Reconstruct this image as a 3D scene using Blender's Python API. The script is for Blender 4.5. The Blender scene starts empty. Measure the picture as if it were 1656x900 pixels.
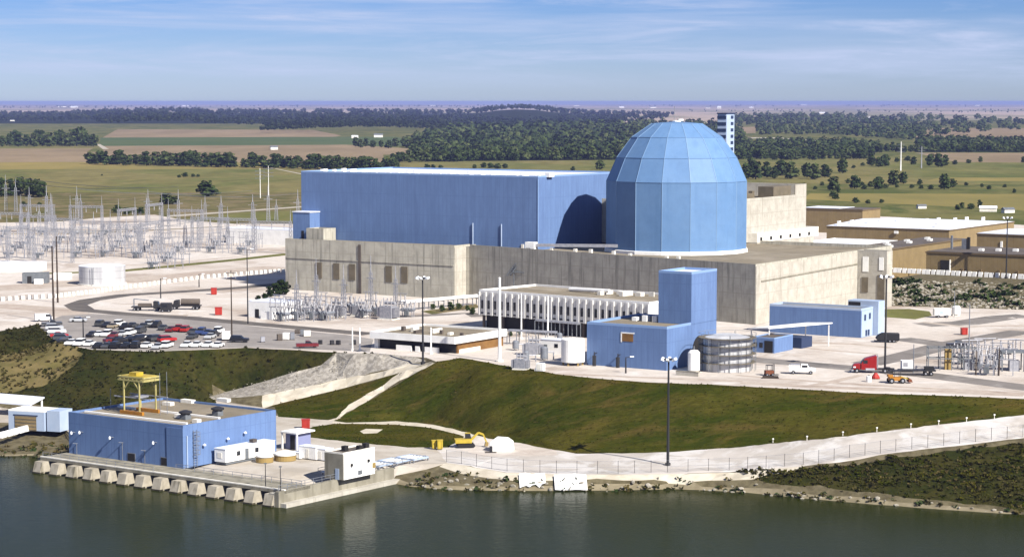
import bpy, math, random
import numpy as np
from mathutils import Vector, Matrix
from mathutils.geometry import delaunay_2d_cdt
random.seed(7); rng = np.random.default_rng(7)
R = math.radians
scene = bpy.context.scene
COL = scene.collection
# ------------------------------------------------------------------ camera model (survey of the photograph)
F, CX, CY, HOR, CAMZ = 3550.0, 828.0, 560.0, 164.0, 60.0
PIT = math.atan((CY - HOR) / F)
FWD = Vector((0, math.cos(PIT), -math.sin(PIT))); UPV = Vector((0, math.sin(PIT), math.cos(PIT)))
def P(px, py, z=0.0):
    d = FWD + Vector((1, 0, 0)) * ((px - CX) / F) - UPV * ((py - CY) / F)
    t = (z - CAMZ) / d.z
    return Vector((d.x * t, d.y * t, z))
def proj(p):
    q = Vector((p[0], p[1], p[2] - CAMZ)); w = q.dot(FWD)
    return CX + F * q.x / w, CY - F * q.dot(UPV) / w
def D(px, dist, z=0.0):
    """point at height z, dist metres north of the camera, seen in picture column px"""
    w = dist * math.cos(PIT) - (z - CAMZ) * math.sin(PIT)
    return Vector(((px - CX) / F * w, dist, z))
def along(p0, d, px):
    lo, hi = 0.0, 400.0
    s = 1 if proj(p0 + d * 1.0)[0] > proj(p0)[0] else -1
    for _ in range(60):
        m = (lo + hi) / 2
        if (proj(p0 + d * m)[0] - px) * s < 0: lo = m
        else: hi = m
    return lo
def zat(p0, py):
    lo, hi = -30.0, 90.0
    for _ in range(60):
        m = (lo + hi) / 2
        if proj((p0[0], p0[1], m))[1] > py: lo = m
        else: hi = m
    return lo
TH = R(33); U = Vector((math.cos(TH), -math.sin(TH), 0)); V = Vector((math.sin(TH), math.cos(TH), 0))
TP = R(36); UP_ = Vector((math.cos(TP), -math.sin(TP), 0)); VP_ = Vector((math.sin(TP), math.cos(TP), 0))
LAKE = -13.9; DECK = -11.0
# ------------------------------------------------------------------ tags
def tag(o, label=None, cat=None, group=None, kind=None):
    if label: o['label'] = label
    if cat: o['category'] = cat
    if group: o['group'] = group
    if kind: o['kind'] = kind
    return o
def empty(name, loc=(0, 0, 0), rz=0.0, label=None, cat=None, group=None):
    o = bpy.data.objects.new(name, None); COL.objects.link(o)
    o.empty_display_size = 0.5
    o.location = loc; o.rotation_euler = (0, 0, rz)
    return tag(o, label, cat, group)
ORD = ['', 'first', 'second', 'third', 'fourth', 'fifth', 'sixth', 'seventh', 'eighth', 'ninth', 'tenth', 'eleventh', 'twelfth', 'thirteenth',
       'fourteenth', 'fifteenth', 'sixteenth', 'seventeenth', 'eighteenth', 'nineteenth']
TENS = {2: 'twent', 3: 'thirt', 4: 'fort', 5: 'fift', 6: 'sixt', 7: 'sevent', 8: 'eight', 9: 'ninet'}
def ordn(n):
    if n < 20: return ORD[n]
    if n >= 100:
        return 'hundredth' if n == 100 else 'hundred-and-' + ordn(n - 100)
    t, r = divmod(n, 10)
    return TENS[t] + ('ieth' if r == 0 else 'y-' + ORD[r])
# ------------------------------------------------------------------ mesh builder
class MB:
    def __init__(s): s.v = []; s.f = []; s.m = []
    def add(s, vs, fs, m=0):
        b = len(s.v); s.v += [tuple(x) for x in vs]; s.f += [tuple(i + b for i in q) for q in fs]; s.m += [m] * len(fs); return s
    def box(s, x0, x1, y0, y1, z0, z1, m=0, top=None):
        vs = [(x0, y0, z0), (x1, y0, z0), (x1, y1, z0), (x0, y1, z0), (x0, y0, z1), (x1, y0, z1), (x1, y1, z1), (x0, y1, z1)]
        s.add(vs, [(0, 3, 2, 1), (0, 1, 5, 4), (1, 2, 6, 5), (2, 3, 7, 6), (3, 0, 4, 7)], m)
        s.add(vs, [(4, 5, 6, 7)], m if top is None else top); return s
    def bar(s, a, b, w, h=None, m=0):
        """rectangular bar between two points"""
        a = Vector(a); b = Vector(b); h = h or w; d = (b - a)
        if d.length < 1e-6: return s
        d.normalize(); up = Vector((0, 0, 1)) if abs(d.z) < .95 else Vector((0, 1, 0))
        x = d.cross(up).normalized() * (w / 2); y = x.cross(d).normalized() * (h / 2)
        vs = [a - x - y, a + x - y, a + x + y, a - x + y, b - x - y, b + x - y, b + x + y, b - x + y]
        return s.add(vs, [(0, 3, 2, 1), (4, 5, 6, 7), (0, 1, 5, 4), (1, 2, 6, 5), (2, 3, 7, 6), (3, 0, 4, 7)], m)
    def tube(s, a, b, r, r2=None, n=8, m=0, caps=True):
        a = Vector(a); b = Vector(b); r2 = r if r2 is None else r2; d = (b - a).normalized()
        up = Vector((0, 0, 1)) if abs(d.z) < .95 else Vector((1, 0, 0))
        x = d.cross(up).normalized(); y = d.cross(x).normalized()
        vs = []
        for k in range(n):
            t = 2 * math.pi * k / n; e = x * math.cos(t) + y * math.sin(t); vs.append(a + e * r)
        for k in range(n):
            t = 2 * math.pi * k / n; e = x * math.cos(t) + y * math.sin(t); vs.append(b + e * r2)
        fs = [(k, k + n, (k + 1) % n + n, (k + 1) % n) for k in range(n)]
        if caps: fs += [tuple(range(n)), tuple(range(2 * n - 1, n - 1, -1))]
        return s.add(vs, fs, m)
    def lathe(s, prof, n=24, c=(0, 0), rot=0.0, m=0):
        vs = []; fs = []
        for (r, z) in prof:
            for k in range(n):
                t = rot + 2 * math.pi * k / n; vs.append((c[0] + r * math.cos(t), c[1] + r * math.sin(t), z))
        for i in range(len(prof) - 1):
            for k in range(n):
                k2 = (k + 1) % n; fs.append((i * n + k, i * n + k2, (i + 1) * n + k2, (i + 1) * n + k))
        if prof[0][0] > 1e-4: fs.append(tuple(range(n - 1, -1, -1)))
        if prof[-1][0] > 1e-4: fs.append(tuple(range((len(prof) - 1) * n, len(prof) * n)))
        return s.add(vs, fs, m)
    def prism(s, pts, axis, a, b, m=0):
        """polygon (2-D) extruded along an axis: 'y' -> pts are (x,z), 'x' -> (y,z), 'z' -> (x,y)"""
        n = len(pts)
        mk = {'y': lambda p, t: (p[0], t, p[1]), 'x': lambda p, t: (t, p[0], p[1]), 'z': lambda p, t: (p[0], p[1], t)}[axis]
        vs = [mk(p, a) for p in pts] + [mk(p, b) for p in pts]
        fs = [tuple(range(n)), tuple(range(2 * n - 1, n - 1, -1))] + [(k, k + n, (k + 1) % n + n, (k + 1) % n) for k in range(n)]
        return s.add(vs, fs, m)
    def mesh(s, name, mats, smooth=False):
        me = bpy.data.meshes.new(name); me.from_pydata(s.v, [], s.f)
        for q in (mats if isinstance(mats, (list, tuple)) else [mats]): me.materials.append(q)
        if len(me.materials) > 1: me.polygons.foreach_set('material_index', s.m)
        import bmesh
        bm = bmesh.new(); bm.from_mesh(me); bmesh.ops.recalc_face_normals(bm, faces=bm.faces); bm.to_mesh(me); bm.free()
        if smooth: me.polygons.foreach_set('use_smooth', [True] * len(me.polygons))
        me.update(); return me
    def build(s, name, mats, parent=None, loc=None, rz=None, smooth=False, bevel=0):
        o = bpy.data.objects.new(name, s.mesh(name, mats, smooth)); COL.objects.link(o)
        if parent is not None: o.parent = parent
        if loc is not None: o.location = loc
        if rz is not None: o.rotation_euler = (0, 0, rz)
        if bevel:
            b = o.modifiers.new('bevel', 'BEVEL'); b.width = bevel; b.segments = 2; b.limit_method = 'ANGLE'
        return o
def copy_tree(o, parent=None):
    c = o.copy(); COL.objects.link(c); c.parent = parent
    for ch in list(o.children): copy_tree(ch, c)
    return c
# ------------------------------------------------------------------ materials
def nt(m): return m.node_tree.nodes, m.node_tree.links
def mat(name, c, c2=None, scale=0.3, rough=0.8, metal=0.0, stretch=(1, 1, 1), lo=.35, hi=.65, c3=None, scale3=0.05, lo3=.45, hi3=.6,
        bump=0.0, bscale=3.0, lines=None, spec=0.3, detail=5.0, coord='Object', streak=None, rot=0.0, ribs=None, fine=None):
    m = bpy.data.materials.new(name); m.use_nodes = True; n, l = nt(m); b = n['Principled BSDF']
    b.inputs['Roughness'].default_value = rough; b.inputs['Metallic'].default_value = metal
    b.inputs['Specular IOR Level'].default_value = spec
    tc = n.new('ShaderNodeTexCoord'); geo = tc.outputs[coord]
    mp = n.new('ShaderNodeMapping'); mp.inputs['Scale'].default_value = stretch; mp.inputs['Rotation'].default_value = (0, 0, rot); l.new(geo, mp.inputs[0])
    def noise(sc, vec, det=detail, ro=.6, dist=0.0):
        t = n.new('ShaderNodeTexNoise'); t.inputs['Scale'].default_value = sc; t.inputs['Detail'].default_value = det; t.inputs['Roughness'].default_value = ro
        t.inputs['Distortion'].default_value = dist; l.new(vec, t.inputs['Vector']); return t.outputs['Fac']
    def ramp(fac, a, z):
        r = n.new('ShaderNodeMapRange'); r.inputs['From Min'].default_value = a; r.inputs['From Max'].default_value = z; r.interpolation_type = 'SMOOTHSTEP'
        l.new(fac, r.inputs['Value']); return r.outputs['Result']
    def mix(fac, a, z, mode='MIX'):
        x = n.new('ShaderNodeMix'); x.data_type = 'RGBA'; x.blend_type = mode
        if isinstance(fac, float): x.inputs['Factor'].default_value = fac
        else: l.new(fac, x.inputs['Factor'])
        for s, q in ((x.inputs[6], a), (x.inputs[7], z)):
            if isinstance(q, tuple): s.default_value = (*q, 1)
            else: l.new(q, s)
        return x.outputs[2]
    col = c
    if c2 is not None: col = mix(ramp(noise(scale, mp.outputs[0]), lo, hi), c, c2)
    if c3 is not None: col = mix(ramp(noise(scale3, mp.outputs[0], 6, .65, .6), lo3, hi3), col, c3)
    if streak is not None:      # vertical water stains: (colour, scale, lo, hi)
        m2 = n.new('ShaderNodeMapping'); m2.inputs['Scale'].default_value = (1, 1, .06); l.new(geo, m2.inputs[0])
        col = mix(ramp(noise(streak[1], m2.outputs[0], 4), streak[2], streak[3]), col, streak[0])
    if fine is not None:        # small-scale mottling: (scale, low, high)
        fr = n.new('ShaderNodeMapRange'); fr.inputs['From Min'].default_value = .3; fr.inputs['From Max'].default_value = .7; fr.inputs['To Min'].default_value = fine[1]; fr.inputs['To Max'].default_value = fine[2]; l.new(noise(fine[0], mp.outputs[0], 8, .75), fr.inputs['Value'])
        hsv = n.new('ShaderNodeHueSaturation'); l.new(fr.outputs['Result'], hsv.inputs['Value'])
        if isinstance(col, tuple): hsv.inputs['Color'].default_value = (*col, 1)
        else: l.new(col, hsv.inputs['Color'])
        col = hsv.outputs['Color']
    if lines is not None:       # joint lines: list of (axis, spacing, width, colour)
        sx = n.new('ShaderNodeSeparateXYZ'); l.new(geo, sx.inputs[0])
        sm = n.new('ShaderNodeMath'); sm.operation = 'ADD'; l.new(sx.outputs[0], sm.inputs[0]); l.new(sx.outputs[1], sm.inputs[1])
        so_ = n.new('ShaderNodeMath'); so_.operation = 'ADD'; so_.inputs[1].default_value = .41; l.new(sm.outputs[0], so_.inputs[0])
        for (ax, sp, w, lc) in lines:
            d = n.new('ShaderNodeMath'); d.operation = 'PINGPONG'; d.inputs[1].default_value = sp / 2; l.new(so_.outputs[0] if ax == 3 else sx.outputs[ax], d.inputs[0])
            g = n.new('ShaderNodeMath'); g.operation = 'LESS_THAN'; g.inputs[1].default_value = w / 2; l.new(d.outputs[0], g.inputs[0])
            col = mix(g.outputs[0], col, lc)
    if isinstance(col, tuple): b.inputs['Base Color'].default_value = (*col, 1)
    else: l.new(col, b.inputs['Base Color'])
    nrm = None
    if bump:
        bp = n.new('ShaderNodeBump'); bp.inputs['Strength'].default_value = bump; bp.inputs['Distance'].default_value = .3
        l.new(noise(bscale, geo, 6, .7), bp.inputs['Height']); l.new(bp.outputs[0], b.inputs['Normal'])
    if ribs:                    # corrugated siding: (axis, spacing, strength)
        sx = n.new('ShaderNodeSeparateXYZ'); l.new(geo, sx.inputs[0]); q = n.new('ShaderNodeMath'); q.operation = 'ADD'
        l.new(sx.outputs[0], q.inputs[0]); l.new(sx.outputs[1], q.inputs[1])
        d = n.new('ShaderNodeMath'); d.operation = 'PINGPONG'; d.inputs[1].default_value = ribs[0]; l.new(q.outputs[0], d.inputs[0])
        bp = n.new('ShaderNodeBump'); bp.inputs['Strength'].default_value = ribs[1]; bp.inputs['Distance'].default_value = .05
        l.new(d.outputs[0], bp.inputs['Height']); l.new(bp.outputs[0], b.inputs['Normal'])
    return m
BLU = (0.165, 0.268, 0.515)
M = {}
KEEP = ('white', 'white_finned', 'glass', 'dark', 'black_metal', 'rubber', 'tarp', 'lamp_glass', 'tank_metal', 'concrete_white', 'white_roof')
def mk(name, *a, **k):
    f = 1.0 if name in KEEP else .60         # the survey colours above were read at full sun: real albedo is lower
    sc = lambda c: tuple(x * f for x in c) if isinstance(c, tuple) else c
    a = tuple(sc(x) for x in a)
    for q in ('c2', 'c3'):
        if q in k: k[q] = sc(k[q])
    if 'streak' in k: k['streak'] = (sc(k['streak'][0]),) + k['streak'][1:]
    if 'lines' in k: k['lines'] = [(x[0], x[1], x[2], sc(x[3])) for x in k['lines']]
    M[name] = mat(name, *a, **k); return M[name]
mk('blue_siding', BLU, (0.178, 0.29, 0.55), scale=.25, rough=.6, fine=(.5, .9, 1.08), stretch=(1, 1, .3), lines=[(3, 1.5, .16, (0.148, 0.24, 0.465)), (2, 6.2, .12, (0.14, 0.23, 0.455))], streak=((0.148, 0.24, 0.47), .5, .52, .72))
mk('blue_dome', (0.155, 0.300, 0.55), (0.175, 0.325, 0.575), scale=.12, rough=.6, fine=(.35, .92, 1.07), streak=((0.145, 0.285, 0.525), .4, .5, .7), lines=[(2, 6.1, .07, (.18, .32, .56))])
mk('blue_seam', (0.27, 0.43, 0.66), rough=.5)
mk('blue_trim', (0.30, 0.46, 0.78), rough=.5)
mk('pale_blue', (0.50, 0.62, 0.82), (0.56, 0.67, 0.85), rough=.5)
mk('dark_blue', (0.035, 0.06, 0.14), rough=.5)
mk('concrete', (0.66, 0.625, 0.52), (0.53, 0.50, 0.415), scale=.25, rough=.9, c3=(.72, .67, .55), scale3=.3, lo3=.5, hi3=.75,
   streak=((0.36, 0.34, 0.285), 1.1, .48, .72), lines=[(2, 4.1, .12, (.46, .43, .34)), (3, 9.0, .1, (.50, .46, .37))], bump=.1, bscale=1.5)
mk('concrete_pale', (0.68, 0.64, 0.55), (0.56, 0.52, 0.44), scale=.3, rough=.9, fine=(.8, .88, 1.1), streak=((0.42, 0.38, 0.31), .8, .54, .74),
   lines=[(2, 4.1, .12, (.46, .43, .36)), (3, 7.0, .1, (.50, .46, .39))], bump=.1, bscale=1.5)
mk('pier_concrete', (0.60, 0.54, 0.43), (0.46, 0.41, 0.32), scale=.6, rough=.9, streak=((.28, .25, .18), .9, .5, .7))
mk('concrete_deck', (0.40, 0.37, 0.29), (0.30, 0.275, 0.21), scale=.3, rough=.9, streak=((.24, .22, .16), .6, .5, .7))
mk('concrete_white', (0.72, 0.69, 0.62), (0.60, 0.57, 0.50), scale=.6, rough=.9)
mk('concrete_dark', (0.10, 0.085, 0.05), (0.05, 0.045, 0.03), scale=.8, rough=.6)
mk('gravel_roof', (0.33, 0.275, 0.19), (0.25, 0.21, 0.145), scale=.10, rough=.95, c3=(.42, .36, .27), scale3=.05, lo3=.48, hi3=.7, bump=.2, bscale=6)
mk('white_roof', (0.66, 0.68, 0.74), (0.52, 0.55, 0.63), scale=.12, rough=.6)
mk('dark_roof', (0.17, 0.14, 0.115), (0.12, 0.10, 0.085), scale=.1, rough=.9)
mk('white', (0.78, 0.77, 0.74), (0.70, 0.69, 0.66), scale=.4, rough=.6)
mk('white_finned', (0.58, 0.57, 0.545), (0.50, 0.49, 0.47), scale=.4, rough=.7)
mk('glass', (0.012, 0.014, 0.018), rough=.15, spec=.6)
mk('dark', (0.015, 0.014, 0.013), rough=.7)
mk('black_metal', (0.022, 0.022, 0.024), rough=.5)
mk('steel', (0.36, 0.38, 0.42), (0.27, 0.29, 0.33), scale=1.0, rough=.5, metal=.3)
mk('galv', (0.58, 0.58, 0.62), (0.42, 0.43, 0.48), scale=1.5, rough=.55, metal=.3)
mk('tank_metal', (0.56, 0.56, 0.56), (0.40, 0.40, 0.41), scale=.25, rough=.45, metal=.25, stretch=(1, 1, .15), lines=[(2, 2.3, .1, (.25, .25, .27))])
mk('insulator', (0.34, 0.33, 0.35), (0.62, 0.62, 0.65), scale=2, rough=.4)
mk('brown_wall', (0.30, 0.155, 0.045), (0.24, 0.12, 0.035), scale=.5, rough=.8)
mk('tan_siding', (0.36, 0.262, 0.125), (0.31, 0.225, 0.105), scale=.3, rough=.6, lines=[(3, 1.4, .14, (.32, .225, .09)), (3, 8.4, .12, (.24, .17, .07))], ribs=(.3, .3))
mk('tan_trim', (0.20, 0.14, 0.07), rough=.7)
mk('brown_door', (0.23, 0.19, 0.13), (0.18, 0.15, 0.10), scale=.5)
mk('rust', (0.22, 0.07, 0.03), rough=.8)
mk('red', (0.52, 0.045, 0.03), rough=.5)
mk('red_paint', (0.36, 0.012, 0.012), rough=.3, spec=.5)
mk('yellow', (0.68, 0.50, 0.05), (0.55, 0.40, 0.05), scale=1, rough=.5)
mk('pale_yellow', (0.66, 0.58, 0.23), (0.54, 0.47, 0.18), scale=1, rough=.6)
mk('orange', (0.60, 0.26, 0.03), (0.45, 0.2, 0.03), scale=1, rough=.5)
mk('scaffold', (0.20, 0.17, 0.12), rough=.8)
mk('tank_tan', (0.42, 0.29, 0.10), rough=.7)
mk('wood', (0.085, 0.06, 0.045), (0.06, 0.043, 0.03), scale=1, rough=.9)
mk('rubber', (0.015, 0.015, 0.015), rough=.9)
mk('tarp', (0.012, 0.012, 0.014), rough=.6)
mk('lamp_glass', (0.75, 0.77, 0.8), rough=.3)
mk('grey_box', (0.22, 0.24, 0.26), (0.17, 0.185, 0.2), scale=1, rough=.6)
# ground covers
mk('g_gravel', (0.78, 0.70, 0.62), (0.50, 0.41, 0.335), scale=.022, rough=1, lo=.44, hi=.68, c3=(0.86, 0.80, 0.74), scale3=.07, lo3=.48, hi3=.68, fine=(.35, .84, 1.14), bump=.25, bscale=2, spec=.1, detail=9)
mk('g_dirt', (0.56, 0.46, 0.38), (0.66, 0.57, 0.48), scale=.05, fine=(.4, .8, 1.15), rough=1, spec=.1, c3=(.46, .37, .30), scale3=.1, lo3=.5, hi3=.7, detail=9)
mk('g_road', (0.30, 0.27, 0.245), (0.22, 0.20, 0.18), scale=.08, rough=.95, c3=(.38, .35, .32), scale3=.2, lo3=.5, hi3=.7, spec=.1)
mk('g_asphalt', (0.19, 0.17, 0.15), (0.14, 0.125, 0.115), scale=.15, rough=.95, spec=.1)
mk('g_parking', (0.42, 0.385, 0.355), (0.34, 0.31, 0.285), scale=.1, fine=(.5, .85, 1.12), rough=.95, spec=.1)
mk('g_path', (0.78, 0.71, 0.58), (0.62, 0.55, 0.43), scale=.3, rough=1, spec=.1)
mk('g_perim', (0.70, 0.64, 0.58), (0.55, 0.50, 0.44), scale=.06, rough=1, spec=.1, c3=(.80, .76, .72), scale3=.12)
mk('g_rubble', (0.52, 0.48, 0.42), (0.34, 0.31, 0.265), scale=.9, rough=1, lo=.4, hi=.6, bump=.8, bscale=1.2, spec=.1)
mk('g_lawn', (0.041, 0.053, 0.005), (0.086, 0.077, 0.012), scale=.055, rough=1, lo=.40, hi=.62, c3=(.110, .082, .020), scale3=.08, lo3=.49, hi3=.70, bump=.9, bscale=1.2, spec=.0, stretch=(.7, 1.9, 1), rot=.35, detail=11, fine=(.9, .55, 1.5))
mk('g_brush', (0.028, 0.034, 0.006), (0.052, 0.047, 0.011), scale=.15, rough=1, fine=(.7, .5, 1.5), bump=.8, bscale=1.2, spec=.05)
mk('g_drygrass', (0.26, 0.20, 0.085), (0.15, 0.13, 0.045), scale=.12, rough=1, bump=.6, bscale=1.5, spec=.05)
mk('g_bank', (0.12, 0.10, 0.055), (0.20, 0.17, 0.10), scale=.5, rough=1, bump=.6, bscale=1.5, spec=.1)
mk('g_shore', (0.34, 0.29, 0.19), (0.26, 0.22, 0.14), scale=.5, rough=1, spec=.1)
mk('g_deckpad', (0.66, 0.60, 0.52), (0.52, 0.46, 0.38), scale=.15, rough=1, spec=.1)
mk('f_meadow', (0.155, 0.16, 0.055), (0.21, 0.195, 0.075), scale=.012, fine=(.06, .7, 1.3), rough=1, spec=.0, c3=(.105, .125, .04), scale3=.02, stretch=(1, .5, 1), detail=8)
mk('f_scrub', (0.20, 0.175, 0.075), (0.12, 0.12, 0.045), scale=.03, fine=(.12, .6, 1.4), rough=1, spec=0, c3=(.25, .20, .11), scale3=.05, detail=8)
mk('f_green', (0.135, 0.155, 0.05), (0.215, 0.205, 0.075), scale=.008, rough=1, fine=(.05, .7, 1.3), c3=(.24, .21, .085), scale3=.005, spec=0, stretch=(1, .4, 1), detail=8)
mk('f_yellow', (0.36, 0.285, 0.10), (0.25, 0.22, 0.08), scale=.01, rough=1, spec=0, stretch=(1, .35, 1), detail=8)
mk('f_tan', (0.36, 0.275, 0.175), (0.29, 0.225, 0.14), scale=.008, fine=(.02, .85, 1.15), rough=1, spec=0, stretch=(1, .3, 1), detail=8)
mk('f_crop', (0.10, 0.145, 0.065), (0.125, 0.16, 0.07), scale=.006, rough=1, spec=0)
mk('f_woodfloor', (0.026, 0.036, 0.015), (0.018, 0.026, 0.011), scale=.02, rough=1, spec=0)
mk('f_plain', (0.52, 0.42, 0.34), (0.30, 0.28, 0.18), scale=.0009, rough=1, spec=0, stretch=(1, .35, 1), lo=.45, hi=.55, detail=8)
mk('f_track', (0.55, 0.50, 0.42), rough=1, spec=0)
mk('leaf_dark', (0.030, 0.052, 0.014), (0.052, 0.078, 0.02), scale=.25, rough=.8, spec=.1)
mk('leaf_mid', (0.050, 0.080, 0.020), (0.078, 0.105, 0.028), scale=.25, rough=.8, spec=.1)
mk('leaf_pale', (0.085, 0.115, 0.035), (0.11, 0.13, 0.045), scale=.25, rough=.8, spec=.1)
mk('leaf_far', (0.022, 0.036, 0.012), (0.036, 0.052, 0.018), scale=.02, rough=.9, spec=0)
mk('leaf_far_pale', (0.045, 0.062, 0.022), (0.06, 0.075, 0.028), scale=.02, rough=.9, spec=0)
mk('leaf_grass', (0.041, 0.052, 0.005), (0.082, 0.075, 0.012), scale=.055, rough=1, spec=0)
mk('leaf_grass_dry', (0.105, 0.085, 0.022), (0.065, 0.065, 0.012), scale=.055, rough=1, spec=0)
mk('leaf_brush', (0.036, 0.041, 0.008), (0.066, 0.058, 0.014), scale=.12, rough=.9, spec=.05)
mk('leaf_dry', (0.13, 0.10, 0.036), (0.085, 0.075, 0.025), scale=.15, rough=.9, spec=.05)
mk('bark', (0.07, 0.055, 0.04), rough=.9)
mk('rock', (0.50, 0.455, 0.375), (0.30, 0.275, 0.215), scale=.5, rough=.95)
mk('lavender_door', (0.30, 0.33, 0.55), rough=.6)
# ------------------------------------------------------------------ ground: one conforming sheet cut into named zones
def pts(seq): return [P(q[0], q[1], q[2] if len(q) > 2 else 0.0) for q in seq]
PO = P(460, 793, DECK)                                   # lake-side corner of the pump deck
def PL(x, y, z=DECK): q = PO + UP_ * x + VP_ * y; return Vector((q.x, q.y, z))
DECKL = along(PO, -UP_, 65); DECKV = along(PO, VP_, 640)
crest = pts([(-900, 548), (-400, 542), (0, 536), (40, 530), (60, 524), (78, 543), (100, 556), (150, 565), (250, 568), (400, 562), (480, 566), (590, 573), (640, 574), (690, 578),
             (705, 584), (745, 579), (775, 584), (810, 591), (860, 597), (900, 605), (960, 612), (1050, 619), (1150, 622), (1240, 627), (1400, 636), (1656, 645), (1900, 652), (2500, 668)])
water = pts([(-900, 748, LAKE), (-300, 741, LAKE), (0, 737, LAKE), (52, 736, LAKE)]) + [PL(-DECKL + .8, 5, LAKE), PL(-1.5, 5, LAKE), PL(-1.5, DECKV - 2, LAKE)] + \
    pts([(642, 782, LAKE), (665, 786, LAKE), (700, 789, LAKE), (750, 792, LAKE), (900, 793, LAKE), (1000, 792, LAKE), (1100, 790, LAKE), (1200, 795, LAKE), (1300, 805, LAKE), (1450, 818, LAKE), (1656, 832, LAKE), (1900, 848, LAKE), (2500, 880, LAKE)])
under = [Vector((q.x, q.y - 5, -16.0)) for q in water]
foot = pts([(690, 700, -11), (760, 716, -11.1), (810, 722, -11.2), (880, 724, -11.2), (930, 732, -11.1), (1080, 730, -10), (1200, 722, -8.8), (1350, 706, -6), (1500, 688, -4), (1656, 670, -2), (1900, 655, -.6), (2500, 672, -.4)])
fence_line = pts([(722, 748, -11.1), (820, 763, -11.5), (900, 766, -11.6), (1000, 767, -11.6), (1080, 765, -11.5), (1180, 763, -11.1), (1300, 753, -9.5), (1450, 731, -7), (1656, 708, -4.8), (1900, 690, -3.4), (2500, 690, -2.4)])
toe = pts([(-900, 640, -11), (-300, 652, -11), (0, 655, -11), (60, 662, -11), (110, 666, -11), (250, 668, -11), (340, 652, -11)])
low = pts([(-300, 700, -11.6), (0, 700, -11.6), (60, 702, -11.4), (100, 706, -11.2), (-900, 700, -11.6)])
padp = [PL(-x, y, DECK - .1) for x in (2, 12, 25, 38, 50, 60) for y in (8, 20, 35, 50, 62)] + pts([(460, 690, -11), (500, 700, -11), (620, 730, -11), (700, 735, -11), (600, 700, -11), (690, 745, -11.1)])
ramp_hi = pts([(340, 640, -10.6), (390, 627, -9), (430, 615, -7), (480, 600, -4.5), (520, 590, -3), (610, 575, -.6), (640, 573.5, 0)])
ramp_lo = pts([(703, 585, 0), (640, 604, -3.3), (560, 626, -7), (440, 655, -11), (424, 661, -11)])
stairs = pts([(702, 586, 0), (660, 609, -3.6), (620, 632, -6.6), (580, 655, -9), (540, 677, -11)])
knoll = pts([(40, 572, -3.6), (0, 600, -5), (100, 600, -5.2), (60, 632, -8)])
def dens(seq, step=3.0, closed=False):
    out = []; n = len(seq)
    for i in range(n if closed else n - 1):
        a, b = seq[i], seq[(i + 1) % n]; k = max(1, min(60, int((b - a).length / step)))
        out += [a.lerp(b, j / k) for j in range(k)]
    if not closed: out.append(seq[-1])
    return out
ctl = []
for s in (crest, water, under, foot, fence_line, toe, ramp_hi, ramp_lo, stairs): ctl += dens(s, 3.0)
ctl += low + padp + knoll
ctl = [c for c in ctl if abs(c.x) < 900]
CTL = np.array([[c.x, c.y, c.z] for c in ctl])
def idw(xy):
    xy = np.asarray(xy, float); out = np.empty(len(xy))
    for i in range(0, len(xy), 2000):
        d2 = ((xy[i:i + 2000, None, :] - CTL[None, :, :2]) ** 2).sum(2) + 1e-6
        k = np.argpartition(d2, 14, 1)[:, :14]; dd = np.take_along_axis(d2, k, 1); w = dd ** -1.6
        out[i:i + 2000] = (w * CTL[k, 2]).sum(1) / w.sum(1)
    return out
def inside(xy, poly):
    x, y = xy[:, 0], xy[:, 1]; r = np.zeros(len(xy), bool); n = len(poly)
    for i in range(n):
        x1, y1 = poly[i][0], poly[i][1]; x2, y2 = poly[(i + 1) % n][0], poly[(i + 1) % n][1]
        if y1 == y2: continue
        c = ((y1 > y) != (y2 > y)) & (x < (x2 - x1) * (y - y1) / (y2 - y1) + x1); r ^= c
    return r
FAR = 42000.0
plateau = [(c.x, c.y) for c in crest] + [(FAR, crest[-1].y), (FAR, FAR), (-FAR, FAR), (-FAR, crest[0].y)]
PLA = np.array(plateau)
def ground_z(x, y):
    q = np.array([[x, y]])
    if inside(q, plateau)[0]: return 0.0
    return float(idw(q)[0])
def G(px, py, guess=0.0):
    """ground point seen at a pixel of the photograph"""
    z = guess
    for _ in range(25):
        q = P(px, py, z); z2 = ground_z(q.x, q.y); z = z + (z2 - z) * .6
    q = P(px, py, z); q.z = ground_z(q.x, q.y); return q
zones = []      # (name, material, polygon [(x, y)], Steiner spacing)
def zone(name, mk_, poly, step=4.0, jit=0.0, steiner=0.0):
    poly = [Vector((q[0], q[1], 0)) for q in poly]
    q = dens(poly, step, True) if step else poly
    if jit: q = [Vector((a.x + random.uniform(-jit, jit), a.y + random.uniform(-jit, jit) * 1.5, 0)) for a in q]
    zones.append((name, mk_, [(a.x, a.y) for a in q], steiner))
def px_zone(name, mk_, seq, **k): zone(name, mk_, pts(seq), **k)
def strip(name, mk_, seq, width, jit=0.0, z=0.0):
    """road of constant width along a pixel polyline"""
    c = dens(pts([(a[0], a[1], z) for a in seq]), 6.0); L_ = []; R_ = []
    for i, a in enumerate(c):
        d = (c[min(i + 1, len(c) - 1)] - c[max(i - 1, 0)]); d.z = 0; d.normalize(); nrm = Vector((-d.y, d.x, 0)) * width / 2
        j = random.uniform(-jit, jit); L_.append(a + nrm * (1 + j)); R_.append(a - nrm * (1 + j))
    zone(name, mk_, L_ + R_[::-1], step=0)
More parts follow.
